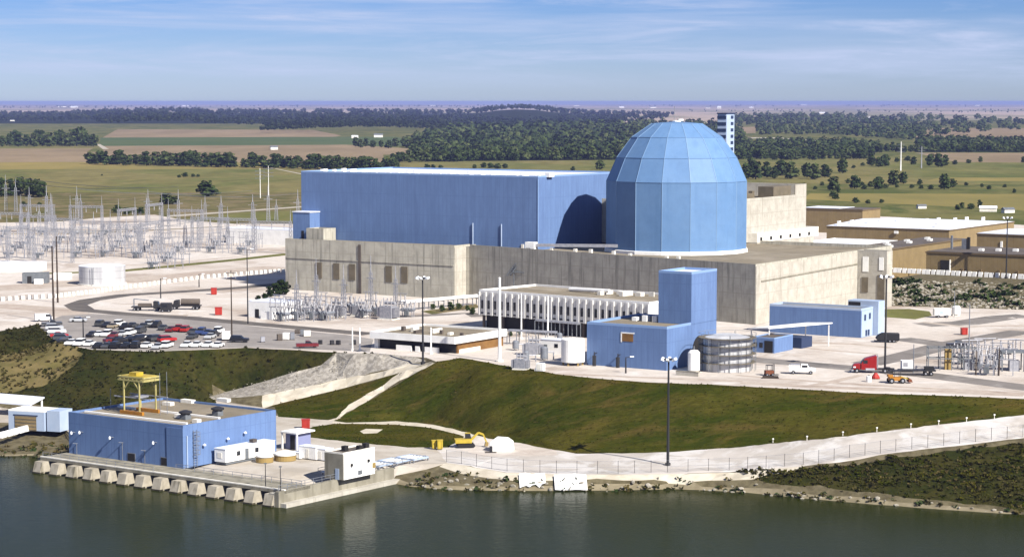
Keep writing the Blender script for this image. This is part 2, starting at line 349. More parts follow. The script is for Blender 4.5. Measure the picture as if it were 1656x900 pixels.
# --- far country
def field(name, mk_, seq): px_zone(name, mk_, seq, step=0)
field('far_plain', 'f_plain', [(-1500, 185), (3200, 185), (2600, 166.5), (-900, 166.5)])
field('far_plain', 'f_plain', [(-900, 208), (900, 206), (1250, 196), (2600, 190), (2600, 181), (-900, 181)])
field('wood_floor', 'f_woodfloor', [(-600, 209), (160, 207), (540, 208), (1000, 206), (1000, 184), (-600, 184)])
field('pasture', 'f_meadow', [(-600, 246), (2400, 246), (2400, 200), (-600, 200)])
field('stubble_field', 'f_tan', [(165, 223), (540, 222), (552, 219), (505, 210), (190, 209)])
field('crop_field', 'f_crop', [(160, 236), (700, 236), (640, 221), (163, 222.5)])
field('stubble_field', 'f_tan', [(170, 252), (660, 250), (660, 240), (560, 234), (165, 236)])
field('grass_strip', 'f_green', [(-600, 242), (150, 241), (160, 236), (-600, 236)])
field('stubble_field', 'f_tan', [(-600, 264), (620, 264), (620, 250), (140, 246), (150, 240), (-600, 240)])
field('hay_field', 'f_yellow', [(-900, 276), (492, 274), (640, 263), (100, 262), (-900, 266)])
field('green_field', 'f_green', [(-900, 312), (500, 312), (700, 274), (500, 273), (-900, 275)])
field('meadow', 'f_green', [(610, 280), (1060, 285), (1060, 256), (610, 262)])
field('wood_floor', 'f_woodfloor', [(690, 261), (1060, 258), (1185, 257), (1185, 206), (1000, 203), (730, 215), (690, 235)])
field('wood_floor', 'f_woodfloor', [(1190, 252), (1400, 252), (1425, 244), (1420, 233), (1330, 230), (1190, 230)])
field('farm_track', 'f_track', [(1185, 222), (1260, 222.5), (1330, 227.5), (1330, 228.6), (1260, 224), (1185, 223.5)])
field('stubble_field', 'f_tan', [(1186, 216), (1222, 215), (1222, 205), (1186, 206)])
field('stubble_field', 'f_tan', [(1480, 222), (2300, 222), (2300, 208), (1500, 207)])
field('wood_floor', 'f_woodfloor', [(1480, 246), (1700, 246), (1700, 222), (1480, 222)])
field('meadow', 'f_green', [(1190, 300), (2300, 305), (2300, 262), (1480, 255), (1190, 258)])
field('stubble_field', 'f_tan', [(1545, 262), (2300, 268), (2300, 248), (1480, 247)])
field('hay_field', 'f_yellow', [(1300, 322), (1656, 340), (2300, 344), (2300, 316), (1480, 313), (1310, 312)])
field('grass_strip', 'f_meadow', [(1200, 312), (2300, 316), (2300, 300), (1200, 297)])
field('stubble_field', 'f_yellow', [(1500, 292), (2300, 296), (2300, 288), (1520, 287)])
field('scrub', 'f_scrub', [(-900, 372), (200, 358), (490, 372), (620, 340), (600, 311), (-900, 311)])
field('green_verge', 'f_green', [(280, 356), (492, 358), (492, 340), (400, 343)])
field('farm_track', 'f_track', [(155, 233), (162, 233), (176, 241), (166, 241)])
field('farm_track', 'f_track', [(436, 271), (439, 271), (492, 281.5), (488, 282)])
field('farm_track', 'f_track', [(270, 351), (380, 343), (490, 335), (490, 333), (380, 341), (270, 348)])
# --- plant yard
px_zone('gravel_yard', 'g_gravel', [(-900, 372), (-300, 366), (100, 358), (160, 352), (250, 347), (300, 356), (380, 362), (480, 362), (640, 330), (1000, 320), (1310, 345), (1450, 351), (1660, 364), (2500, 380)], step=0)
zones[-1] = (zones[-1][0], zones[-1][1], zones[-1][2] + [(c.x, c.y) for c in crest[::-1]], 0)
strip('verge', 'f_green', [(40, 443), (195, 438), (300, 428), (380, 420), (470, 410)], 7)
strip('verge', 'f_scrub', [(-200, 392), (0, 378), (130, 378), (250, 372), (360, 366)], 4)
strip('yard_road', 'g_dirt', [(-200, 470), (0, 466), (120, 458), (250, 450), (460, 432)], 20)
strip('yard_road', 'g_dirt', [(-200, 500), (0, 494), (80, 500), (130, 512), (300, 512)], 12)
px_zone('parking_lot', 'g_parking', [(62, 526), (100, 510), (150, 507), (300, 514), (420, 528), (560, 541), (604, 548), (598, 568), (480, 564), (400, 561), (250, 567), (150, 564), (100, 555), (78, 542)], step=0)
strip('access_road', 'g_asphalt', [(462, 458), (400, 464), (330, 469), (200, 477), (145, 485), (122, 493), (135, 501), (200, 507), (300, 513), (420, 524), (520, 533), (600, 540)], 7.0)
px_zone('yard_apron', 'g_parking', [(420, 532), (560, 545), (600, 550), (590, 560), (430, 548)], step=0)
px_zone('verge', 'f_scrub', [(680, 503), (770, 491), (776, 497), (700, 508)], step=0)
px_zone('verge', 'f_green', [(1410, 500), (1470, 499), (1503, 503), (1507, 510), (1480, 516), (1410, 511)], step=3)
strip('yard_road', 'g_road', [(640, 512), (760, 506), (776, 512)], 5)
strip('service_road', 'g_road', [(1190, 578), (1240, 583), (1370, 594), (1500, 606), (1656, 626), (2000, 664)], 8.5)
strip('service_road', 'g_road', [(1400, 588), (1450, 578), (1490, 568), (1530, 557), (1656, 535)], 8)
strip('service_road', 'g_road', [(1455, 547), (1500, 553), (1530, 557)], 8)
strip('service_road', 'g_road', [(1490, 525), (1560, 522), (1640, 510), (1656, 514)], 10)
for tr_ in ([(1300, 625), (1345, 617), (1392, 606)], [(1190, 606), (1260, 612), (1400, 622), (1656, 636)], [(1280, 560), (1340, 566), (1420, 572)], [(1300, 553), (1380, 556), (1440, 562)], [(900, 604), (1000, 608), (1100, 612), (1200, 616)], [(150, 432), (280, 424), (400, 414)], [(0, 412), (120, 408), (260, 402), (420, 392)], [(180, 490), (260, 493), (340, 496), (420, 508)], [(1490, 520), (1560, 528), (1656, 526)], [(640, 520), (700, 522), (760, 520)]):
    strip('wheel_track', 'g_dirt', tr_, 2.6, jit=.35)
strip('apron', 'g_dirt', [(1200, 618), (1300, 624), (1420, 629), (1656, 638)], 5, jit=.3)
# --- the bank
bankpoly = crest + under[::-1]
zone('bank', 'g_bank', bankpoly, step=0, steiner=2.6)
zone('shore', 'g_shore', [Vector((q.x, q.y + 1.3, 0)) for q in dens(water[6:], 4)] + [Vector((q.x, q.y - 2.5, 0)) for q in dens(water[6:], 4)][::-1], step=0, jit=.45)
zone('shore', 'g_shore', [Vector((q.x, q.y + 1.3, 0)) for q in dens(water[:4], 4)] + [Vector((q.x, q.y - 2.5, 0)) for q in dens(water[:4], 4)][::-1], step=0, jit=.35)
zone('bank_brush', 'g_brush', pts([(1165, 768, -11.4), (1200, 764, -11.2), (1300, 756, -9.7), (1450, 735, -7.2), (1656, 712, -5), (2500, 694, -3), (2500, 865, -13), (1656, 818, -12.6), (1500, 806, -12.6), (1350, 793, -12.6), (1240, 784, -12.6), (1185, 777, -12.6)]), step=3, jit=.5)
zone('pump_yard', 'g_deckpad', pts([(-900, 650, -11), (-300, 658, -11), (0, 660, -11), (50, 668, -11), (110, 672, -11)]) + pts([(250, 672, -11), (345, 648, -11), (424, 658, -11), (447, 672, -11), (500, 672, -11), (560, 676, -11), (690, 690, -11), (770, 712, -11), (840, 726, -11), (760, 752, -11), (722, 748, -11), (690, 752, -11)]) + [PL(0, DECKV, 0), PL(-.6, 3, 0), PL(-DECKL + .6, 3, 0)] + [PL(-DECKL + .6, 14, 0)] + pts([(100, 690, -11), (60, 684, -11), (0, 682, -11), (-900, 682, -11)]), step=0)
zone('bank_gravel', 'g_path', [q for q in fence_line[:7]] + pts([(1300, 757, -9.8), (1180, 772, -11.6), (1080, 772, -12), (1000, 773, -12), (900, 773, -12), (820, 771, -11.9), (740, 760, -11.5), (712, 751, -11.2)]), step=3, jit=.45)
zone('curved_path', 'g_path', pts([(535, 690, -11), (540, 676, -11), (640, 676, -11), (700, 680, -11), (770, 695, -11), (850, 712, -11.1), (900, 730, -11.2), (840, 738, -11.2), (760, 716, -11), (700, 696, -11), (640, 689, -11)]), step=3, jit=.15)
zone('perimeter_road', 'g_perim', [q for q in foot] + [q for q in fence_line[::-1]], step=3, jit=.3)
zone('white_gravel', 'g_gravel', pts([(745, 726, -11), (775, 706, -11), (800, 702, -11), (850, 710, -11), (895, 726, -11.2), (905, 736, -11.2), (840, 738, -11.2), (780, 738, -11.1)]), step=2, jit=.5)
zone('lawn', 'g_lawn', pts([(705, 585), (745, 578), (775, 583), (810, 590), (860, 596), (900, 604), (960, 611), (1050, 618), (1150, 621), (1240, 626), (1400, 635), (1656, 644), (1900, 651), (2500, 667)])
     + pts([(2500, 671, -.4), (1900, 656, -.7), (1656, 671, -2.1), (1500, 689, -4.1), (1350, 707, -6.1), (1200, 723, -8.9), (1080, 731, -10.1), (930, 733, -11.1), (890, 726, -11.2), (840, 716, -11.1), (790, 708, -11), (740, 694, -11), (690, 684, -11), (640, 680, -11), (560, 682, -11), (538, 679, -11), (580, 656, -9), (620, 633, -6.6), (660, 610, -3.6)]), step=2.2, jit=.28)
zone('lawn', 'g_lawn', pts([(484, 698, -11), (510, 688, -11), (540, 684, -11), (640, 685, -11), (700, 691, -11), (752, 704, -11), (725, 722, -11), (660, 722, -11), (560, 713, -11), (484, 704, -11)]), step=2.5, jit=.25)
zone('lawn', 'g_lawn', pts([(440, 655, -11), (560, 627, -7), (640, 605, -3.4), (690, 590, -.8), (660, 607, -3.6), (620, 630, -6.6), (580, 652, -9), (532, 678, -11), (450, 673, -11)]), step=2.5, jit=.2)
zone('stairway', 'g_path', stairs + pts([(528, 680, -11), (566, 656, -9.3), (606, 634, -7), (650, 609, -4), (694, 587, -.5)]), step=2.0, jit=.35)
zone('concrete_pad', 'g_path', pts([(582, 696, -11), (592, 692, -11), (619, 693, -11), (610, 699, -11), (588, 700, -11)]), step=0)
zone('brush_slope', 'g_brush', pts([(-900, 546), (-400, 540), (0, 535), (40, 529), (60, 523), (80, 543), (100, 556), (150, 565), (250, 568), (400, 562), (480, 566), (592, 572.5), (606, 575.5, -.6), (520, 590, -3), (480, 600, -4.5), (430, 615, -7), (390, 627, -9), (345, 639, -10.6), (352, 650, -11), (250, 678, -11), (110, 666, -11), (60, 660, -11), (0, 653, -11), (-900, 640, -11)]), step=3, jit=.4)
zone('dry_grass', 'g_drygrass', pts([(-300, 590, -4.5), (0, 580, -4), (40, 570, -3.4), (85, 573, -3.6), (125, 592, -4.9), (132, 604, -5.6), (105, 614, -6.4), (70, 632, -8.2), (0, 642, -9.6), (-300, 640, -9.6)]), step=3, jit=.9)
zone('rubble_ramp', 'g_rubble', ramp_hi + pts([(690, 579), (668, 590, -1.7), (640, 597, -2.6), (560, 616, -5.9), (470, 638, -9.2), (424, 650, -10.8), (380, 650, -11), (340, 648, -11)]), step=3, jit=.25)
zone('ramp_path', 'g_path', pts([(703, 583), (668, 590, -1.7), (640, 597, -2.6), (560, 616, -5.9), (470, 638, -9.2), (424, 650, -10.8), (424, 661, -11), (440, 655, -11), (560, 626, -7), (640, 604, -3.3), (692, 589, -.8)]), step=3, jit=.12)
EDGES = []; PV = []
def add_ring(r, closed=True):
    b = len(PV); PV.extend(r); n = len(r)
    for i in range(n if closed else n - 1): EDGES.append((b + i, b + (i + 1) % n))
outer = [(-FAR, crest[0].y), (-FAR, FAR), (FAR, FAR), (FAR, crest[-1].y)] + [(c.x, c.y) for c in crest[::-1]][:1] + [(u.x, u.y) for u in under[::-1]] + [(crest[0].x, crest[0].y)]
add_ring(outer)
add_ring([(c.x, c.y) for c in crest], False); add_ring([(c.x, c.y) for c in dens(water, 3.0)], False)
for s in (foot, fence_line): add_ring([(c.x, c.y) for c in dens(s, 3.0)], False)
for z_ in zones: add_ring(z_[2])
xs, ys = np.meshgrid(np.arange(-150, 150, 2.4), np.arange(375, 585, 2.4))
st = np.column_stack([xs.ravel() + rng.uniform(-.8, .8, xs.size), ys.ravel() + rng.uniform(-.8, .8, xs.size)])
st = st[inside(st, [(q.x, q.y) for q in bankpoly])]
PV.extend([tuple(a) for a in st])
ov, oe, of, _, _, _ = delaunay_2d_cdt([Vector(a) for a in PV], EDGES, [], 0, 1e-3)
ov = np.array([[a.x, a.y] for a in ov]); of = np.array([f for f in of if len(f) == 3])
cen = ov[of].mean(1)
keep = inside(cen, plateau) | inside(cen, [(q.x, q.y) for q in bankpoly])
of = of[keep]; cen = cen[keep]
zi = np.full(len(of), -1)
for k, z_ in enumerate(zones): zi[inside(cen, z_[2])] = k
inb = ~inside(ov, plateau) & (np.abs(ov[:, 0]) < 1500) & (ov[:, 1] < 700)
zz = np.zeros(len(ov)); zz[inb] = idw(ov[inb])
# a vertex on the crest itself stays level with the yard
cd = np.array([(c.x, c.y) for c in dens(crest, .5)])
near = np.where(inb)[0]
for i in range(0, len(near), 500):
    d = ((ov[near[i:i + 500], None] - cd[None]) ** 2).sum(2).min(1); zz[near[i:i + 500][d < .12]] = 0
# relax the banks to even slopes between the surveyed lines
ctl_d = np.array([[c.x, c.y] for c in ctl if c.z != 0 or True]); free = inb & (zz < -.02)
flat_ = inside(ov, zones[[z_[0] for z_ in zones].index('pump_yard')][2]) | inside(ov, zones[[z_[0] for z_ in zones].index('curved_path')][2]) | inside(ov, [z_[2] for z_ in zones if z_[0] == 'lawn'][1])
flat_ &= free & (zz > -12.2); zz[flat_] = DECK - .08; free[flat_] = False
fi = np.where(free)[0]
for i in range(0, len(fi), 500):
    d = ((ov[fi[i:i + 500], None] - ctl_d[None]) ** 2).sum(2).min(1); free[fi[i:i + 500][d < .5]] = False
ed = np.concatenate([of[:, [0, 1]], of[:, [1, 2]], of[:, [2, 0]]]); ed = np.concatenate([ed, ed[:, ::-1]])
ln = np.linalg.norm(ov[ed[:, 0]] - ov[ed[:, 1]], axis=1); wt = 1 / np.maximum(ln, .05); wsum = np.bincount(ed[:, 0], wt, len(ov))
for _ in range(260):
    av = np.bincount(ed[:, 0], wt * zz[ed[:, 1]], len(ov)) / np.maximum(wsum, 1e-9); zz[free] = av[free]
un = np.sin(ov[:, 0] * .21 + 1.3) * np.sin(ov[:, 1] * .27) * .06 + rng.uniform(-.05, .05, len(ov))
padm = inside(ov, zones[[z_[0] for z_ in zones].index('pump_yard')][2]) | inside(ov, zones[[z_[0] for z_ in zones].index('perimeter_road')][2])
zz[free & ~padm & (zz < -.3)] += un[free & ~padm & (zz < -.3)]
CTL = np.column_stack([ov[inb], zz[inb]])
byname = {}
for k in range(-1, len(zones)):
    nm, mk_ = ('ground', 'f_meadow') if k < 0 else zones[k][:2]
    byname.setdefault((nm, mk_), []).append(np.where(zi == k)[0])
for (nm, mk_), ids in byname.items():
    ids = np.concatenate(ids)
    if len(ids) == 0: continue
    fs = of[ids]; used, inv = np.unique(fs.ravel(), return_inverse=True)
    me = bpy.data.meshes.new(nm)
    me.from_pydata(np.column_stack([ov[used], zz[used]]).tolist(), [], inv.reshape(-1, 3).tolist())
    me.materials.append(M[mk_])
    if me.polygons and me.polygons[0].normal.z < 0: me.flip_normals()
    if nm in ('lawn', 'bank', 'bank_brush', 'brush_slope', 'dry_grass', 'shore'): me.polygons.foreach_set('use_smooth', [True] * len(me.polygons))
    o = bpy.data.objects.new(nm, me); COL.objects.link(o); o['kind'] = 'structure'
def zone_poly(name): return [z_[2] for z_ in zones if z_[0] == name]
# ------------------------------------------------------------------ lake
wm = bpy.data.materials.new('water'); wm.use_nodes = True; n, l = nt(wm); b = n['Principled BSDF']
b.inputs['Base Color'].default_value = (0.017, 0.021, 0.0035, 1); b.inputs['Roughness'].default_value = .12; b.inputs['IOR'].default_value = 1.07; b.inputs['Specular IOR Level'].default_value = .35
tc = n.new('ShaderNodeTexCoord'); hs = []
for sc, st_ in ((.35, (1, 1.6, 1)), (1.6, (1, 1.3, 1))):
    mp = n.new('ShaderNodeMapping'); mp.inputs['Scale'].default_value = st_; l.new(tc.outputs['Object'], mp.inputs[0])
    t = n.new('ShaderNodeTexNoise'); t.inputs['Scale'].default_value = sc; t.inputs['Detail'].default_value = 4; t.inputs['Distortion'].default_value = .6; l.new(mp.outputs[0], t.inputs['Vector']); hs.append(t.outputs['Fac'])
ad = n.new('ShaderNodeMath'); ad.operation = 'ADD'; l.new(hs[0], ad.inputs[0]); l.new(hs[1], ad.inputs[1])
bp = n.new('ShaderNodeBump'); bp.inputs['Strength'].default_value = .22; bp.inputs['Distance'].default_value = .16; l.new(ad.outputs[0], bp.inputs['Height']); l.new(bp.outputs[0], b.inputs['Normal'])
q = MB(); q.add([(-2500, -600, LAKE), (2500, -600, LAKE), (2500, 470, LAKE), (-2500, 470, LAKE)], [(0, 1, 2, 3)])
tag(q.build('lake_water', wm), kind='structure')
# ------------------------------------------------------------------ buildings
ZR = 16.4
def bld(name, p0, label, cat, th=TH, group=None): return empty(name, (p0.x, p0.y, p0.z if len(p0) > 2 else 0), -th, label, cat, group)
def g0(p): return Vector((p.x, p.y, 0))
def loc(root, p):
    d = Vector((p[0] - root.location.x, p[1] - root.location.y, 0)); t = root.rotation_euler.z
    return d.x * math.cos(t) + d.y * math.sin(t), -d.x * math.sin(t) + d.y * math.cos(t)
def flat(root, poly, z0, z1, wall, roof, trim=None, wn='wall', rn='roof', par=.55, pw=.35, pn='parapet'):
    """walls, roof surface and a parapet round the roof"""
    trim = trim or wall
    a = MB().prism(poly, 'z', z0, z1 - par).build(wn, M[wall], root)
    n = len(poly); c = Vector((sum(p[0] for p in poly) / n, sum(p[1] for p in poly) / n, 0)); q = MB()
    ccw = sum(poly[i][0] * poly[(i + 1) % n][1] - poly[(i + 1) % n][0] * poly[i][1] for i in range(n)) > 0
    inn = []
    for i in range(n):
        p0, p1, p2 = [Vector((*poly[k % n], 0)) for k in (i - 1, i, i + 1)]
        e1 = (p1 - p0).normalized(); e2 = (p2 - p1).normalized(); s = 1 if ccw else -1
        n1 = Vector((-e1.y, e1.x, 0)) * s; n2 = Vector((-e2.y, e2.x, 0)) * s; bi = (n1 + n2); k = 1 + n1.dot(n2)
        inn.append(p1 + bi * (pw / max(k, .2)))
    vs = []
    for z in (z1 - par + .004, z1):
        vs += [(p[0], p[1], z) for p in poly] + [(p.x, p.y, z) for p in inn]
    fs = []
    for i in range(n):
        j = (i + 1) % n
        fs += [(i, j, 2 * n + j, 2 * n + i), (n + j, n + i, 3 * n + i, 3 * n + j), (2 * n + i, 2 * n + j, 3 * n + j, 3 * n + i), (i, n + i, n + j, j)]
    MB().add(vs, fs).build(pn, M[trim], root)
    r = MB(); r.add([(p.x, p.y, z1 - par + .012) for p in inn], [tuple(range(n)) if ccw else tuple(range(n - 1, -1, -1))]); r.build(rn, M[roof], root)
    return a
def rect(x0, x1, y0, y1): return [(x0, y0), (x1, y0), (x1, y1), (x0, y1)]
def bx(root, name, m, x0, x1, y0, y1, z0, z1, bevel=0): return MB().box(x0, x1, y0, y1, z0, z1).build(name, M[m], root, bevel=bevel)
# --- concrete plant block
C2 = P(1222, 427, ZR)
cb = bld('concrete_plant_building', g0(C2), 'long grey windowless concrete building carrying the faceted blue dome', 'building')
flat(cb, [(0, 0), (0, 66), (0, 92), (-60, 92), (-110.2, 92), (-110.2, 25.4)], 0, ZR, 'concrete', 'gravel_roof', 'concrete', 'main_block', par=1.0)
flat(cb, rect(-177.6, -111.9, 19.2, 70), 0, ZR, 'concrete', 'gravel_roof', 'concrete', 'west_wing')
bx(cb, 'infill_wall', 'concrete', -111.9, -110.2, 25.5, 60, 0, ZR - .6)
flat(cb, rect(.02, 9.4, 66.4, 70.5), 0, ZR + .1, 'concrete_pale', 'gravel_roof', 'concrete_pale', 'end_bay')
for (a, b_, z0, z1) in ((1.6, 3.6, 4.2, 8.6), (6.6, 8.8, 1.5, 9.4)): bx(cb, 'loading_door', 'brown_door', a, b_, 66.22, 66.38, z0, z1)
for (a, b_, z0, z1) in ((1.8, 3.6, 10.2, 14.6), (7.0, 8.4, 10.8, 14.6)): bx(cb, 'wall_panel', 'white', a, b_, 66.25, 66.38, z0, z1)
# sunlit right faces: brightness put into the colour by paler panels proud of the wall
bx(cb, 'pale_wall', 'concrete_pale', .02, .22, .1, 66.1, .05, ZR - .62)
MB().bar((.30, 3, 11.6), (.30, 66, 12.4), .25, .35).build('cornice', M['concrete_deck'], cb)
bx(cb, 'pale_wall', 'concrete_pale', -111.88, -111.7, 19.4, 25.4, .05, ZR - .62)  # wing's right face paled the same way, sunlight put into the colour
for x in (-164, -157, -150.8, -136.5, -130.5): bx(cb, 'louvre_door', 'brown_door', x - 1.2, x + 1.2, 19.0, 19.17, 4.2, 9.2)
MB().bar((-177.5, 19.08, 8.2 + 2.1), (-112, 19.08, 10.3), .22, .25).build('cornice', M['concrete'], cb)
bx(cb, 'downpipe_chase', 'dark_roof', -148.2, -147.2, 18.9, 19.15, .2, 15.4)
flat(cb, rect(-170.4 + .0, -163.5, 21.0, 27.4), ZR - .5, ZR + 3.4, 'concrete', 'gravel_roof', 'concrete', 'roof_hut', 'hut_roof', pn='hut_parapet')
# stair enclosure and pipe bridge where wing and block meet
x0, y0 = loc(cb, P(858, 401, ZR))
bx(cb, 'bridge_box', 'white', x0 - 1.6, x0 + 1.6, y0 - .6, y0 + 1.4, ZR - .4, ZR + 1.8)
MB().bar((x0 + 1, y0 + .4, ZR + .9), (x0 + 26, y0 + 7, ZR + 1.2), .9, .9).build('pipe_bridge', M['galv'], cb)
q = MB()
for k in range(2): q.bar((x0 - 1 + k * 1.2, y0 - .5, ZR), (x0 - 7.5 + k * 1.2, y0 - 1.5, 8.0), .28)
for k in range(16): t = k / 15; q.bar((x0 - 1 - 6.5 * t, y0 - .5 - t, ZR - 8.4 * t), (x0 + .2 - 6.5 * t, y0 - .5 - t, ZR - 8.4 * t), .3, .1)
q.box(x0 - 5, x0 + 1, y0 - 2, y0 - .4, 9.0, 9.25); q.bar((x0 - 4.8, y0 - 1.8, 0), (x0 - 4.8, y0 - 1.8, 9), .25); q.bar((x0 + .8, y0 - 1.8, 0), (x0 + .8, y0 - 1.8, ZR), .25)
q.build('outside_stair', M['grey_box'], cb)
for k in range(9):
    x = -100 + k * 9 + random.uniform(-3, 3); y = -.274 * x + random.uniform(1.5, 3)
    bx(cb, 'roof_vent', 'concrete_white', x, x + .9, y, y + .9, ZR - .55, ZR + random.uniform(.1, .7))
# --- turbine hall
T = P(870, 399.0, ZR)
th_ = bld('turbine_hall', g0(T), 'long flat-roofed blue metal hall behind the grey concrete building', 'building')
TL = along(T, -U, 488); TZ = zat(T, 284.5)
flat(th_, rect(-TL, 0, 0, 50), 0, TZ, 'blue_siding', 'white_roof', 'blue_trim', par=.5)
bx(th_, 'corner_trim', 'blue_trim', -.12, .12, -.12, .12, ZR - .5, TZ - .9)
for k in range(22):
    x = -TL + 4 + k * 4.1; s = random.uniform(.9, 1.6)
    bx(th_, 'roof_vent', 'white', x, x + s, 3 + random.uniform(0, 5), 6 + s, TZ - .48, TZ + random.uniform(.3, .9))
sx0 = loc(th_, P(530, 384, ZR))[0] - 2.0; sy0 = -5.2
bx(th_, 'stair_tower', 'blue_siding', sx0 - 6.9, sx0, sy0, -.01, ZR - .3, ZR + 8.2)
bx(th_, 'stair_tower_roof', 'white_roof', sx0 - 7.1, sx0 + .2, sy0 - .2, -.01, ZR + 8.21, ZR + 8.5)
bx(th_, 'door', 'dark', sx0 - 3.4, sx0 - 2.4, sy0 - .08, sy0 - .01, ZR - .3, ZR + 2.4)
for x in (-23.5, -13.0): MB().tube((x, -.3, ZR - .3), (x, -.3, ZR + 6.5), .16, n=6).build('vent_pipe', M['pale_blue'], th_)
# --- dome
for _ in range(3):
    R_D = 17.0 if _ == 0 else R_D
    DC = P(1093, 415.5, ZR); DC = Vector((DC.x, DC.y + R_D + 20, 0)); DC.x = D(1093, DC.y, ZR).x
    w_ = (DC.y) * math.cos(PIT) - (ZR + 10 - CAMZ) * math.sin(PIT); R_D = 114.4 / F * w_
dm = empty('containment_dome', (DC.x, DC.y, 0), 0, 'faceted blue domed containment building rising from the concrete roof', 'dome')
zs = [zat(DC, y) for y in (291.5, 254, 221.5, 199.5, 197.0)]
prof = [(R_D, ZR - 1.0), (R_D, zs[0]), (R_D * .855, zs[1]), (R_D * .645, zs[2]), (R_D * .36, zs[3]), (R_D * .02, zs[3] + .55)]
rot = -math.pi / 2 + R(7)
names = ['drum_wall', 'lower_dome', 'middle_dome', 'upper_dome', 'crown']
for i in range(5):
    q = MB(); n_ = 16; vs = []; 
    for (r, z) in prof[i:i + 2]: vs += [(r * math.cos(rot + 2 * math.pi * k / n_), r * math.sin(rot + 2 * math.pi * k / n_), z) for k in range(n_)]
    q.add(vs, [(k, (k + 1) % n_, n_ + (k + 1) % n_, n_ + k) for k in range(n_)]); q.build(names[i], M['blue_dome'], dm)
for k in range(16):
    q = MB(); t = rot + 2 * math.pi * k / 16
    for i in range(4):
        a, b_ = prof[i], prof[i + 1]; q.bar((a[0] * math.cos(t), a[0] * math.sin(t), a[1]), (b_[0] * math.cos(t), b_[0] * math.sin(t), b_[1]), .16, .16)
    q.build('seam_rib', M['blue_seam'], dm)
for i in (1, 2, 3):
    q = MB(); r, z = prof[i]
    for k in range(16):
        a, b_ = rot + 2 * math.pi * k / 16, rot + 2 * math.pi * (k + 1) / 16
        q.bar((r * math.cos(a), r * math.sin(a), z), (r * math.cos(b_), r * math.sin(b_), z), .2, .16)
    q.build('ring_seam', M['blue_dome'], dm)
MB().lathe([(R_D + .5, ZR - 1.05), (R_D + .5, ZR - .1), (R_D + .05, ZR + .05)], 16, rot=rot).build('base_curb', M['white'], dm)
q = MB(); q.lathe([(1.3, prof[4][1] + .4), (1.3, prof[5][1] + .25), (1.0, prof[5][1] + .35)], 12); q.box(.5, 1.9, -.8, .4, prof[5][1] + .2, prof[5][1] + .75); q.build('apex_cap', M['white'], dm)
MB().tube((-.8, 0, prof[5][1]), (-.8, 0, prof[5][1] + 4.5), .08, n=5).build('lightning_rod', M['steel'], dm)
# --- striped vent stack behind the dome
S0 = P(1172.5, 388, ZR)
vs_ = bld('vent_stack_tower', g0(S0), 'square tower banded in dark blue and white behind the dome', 'tower')
SW = along(S0, -U, 1158.5); SV = along(S0, V, 1185.5); SZ = zat(S0, 184.5)
bx(vs_, 'shaft', 'pale_blue', -SW, 0, 0, SV, 0, SZ)
nb = 9; hb = (SZ - 38) / (2 * nb)
for k in range(nb):
    z = SZ - (2 * k + 1) * hb
    bx(vs_, 'dark_band', 'dark_blue', -SW - .1, -.02, -.12, -.01, z - hb * .5, z + hb * .45)
    bx(vs_, 'louvre', 'dark_blue', .01, .12, SV * .55, SV * .85, z - hb * .45, z + hb * .5)
bx(vs_, 'pale_panel', 'pale_blue', .005, .09, .1, SV * .5, 38, SZ - .3)
bx(vs_, 'cap', 'dark_blue', -SW - .2, .2, -.2, SV + .2, SZ, SZ + .4)
# --- tall pale building right of the dome
Fb = P(1303, 378, ZR)
fb = bld('fuel_building', g0(Fb), 'tall pale concrete building right of the dome with raised corner', 'building')
FL = 66; FZ = zat(Fb, 313.5); FZ2 = zat(Fb, 297)
FB_ = along(Fb, -V, 1285)
flat(fb, rect(-40, 0, -FL, -FB_ - .01), ZR - .6, FZ, 'concrete_pale', 'gravel_roof', 'concrete_pale')
flat(fb, rect(-40, 0, -FB_, 0), ZR - .6, FZ2, 'concrete_pale', 'gravel_roof', 'concrete_pale', 'corner_tower', 'tower_roof', pn='tower_parapet')
bx(fb, 'roof_plant_room', 'brown_door', -7, -1.5, -FB_ - 13, -FB_ - .2, FZ - .5, FZ + 3.0)
q = MB()
for k in range(7): q.box(-9 + k * .3, -7.6 + k * .3, -FB_ - 16 - k * 2.2, -FB_ - 14.4 - k * 2.2, FZ - .5, FZ + random.uniform(.8, 2.2))
q.build('roof_ducts', M['brown_door'], fb)
bx(fb, 'footing_block', 'concrete_pale', -20, 3.2, -42, -.5, 0, ZR - .7)
flat(fb, rect(-46, 3.2, -42, 3), ZR - .6, ZR + 2.4, 'concrete_white', 'white_roof', 'concrete_white', 'low_annex', 'annex_roof', pn='annex_parapet')
for k in range(6): bx(fb, 'scupper', 'dark', 3.21, 3.3, -40 + k * 7, -38.6 + k * 7, ZR - .1, ZR + 1.0)
# --- low white-roofed block at the back right
Wb = P(1371, 399.2, 12.5)
wb = bld('white_roofed_annex', g0(Wb), 'low pale building with a white roof behind the concrete block', 'building')
flat(wb, rect(-24, -.3, 0, 42), 0, 12.5, 'concrete_white', 'white_roof', 'white')
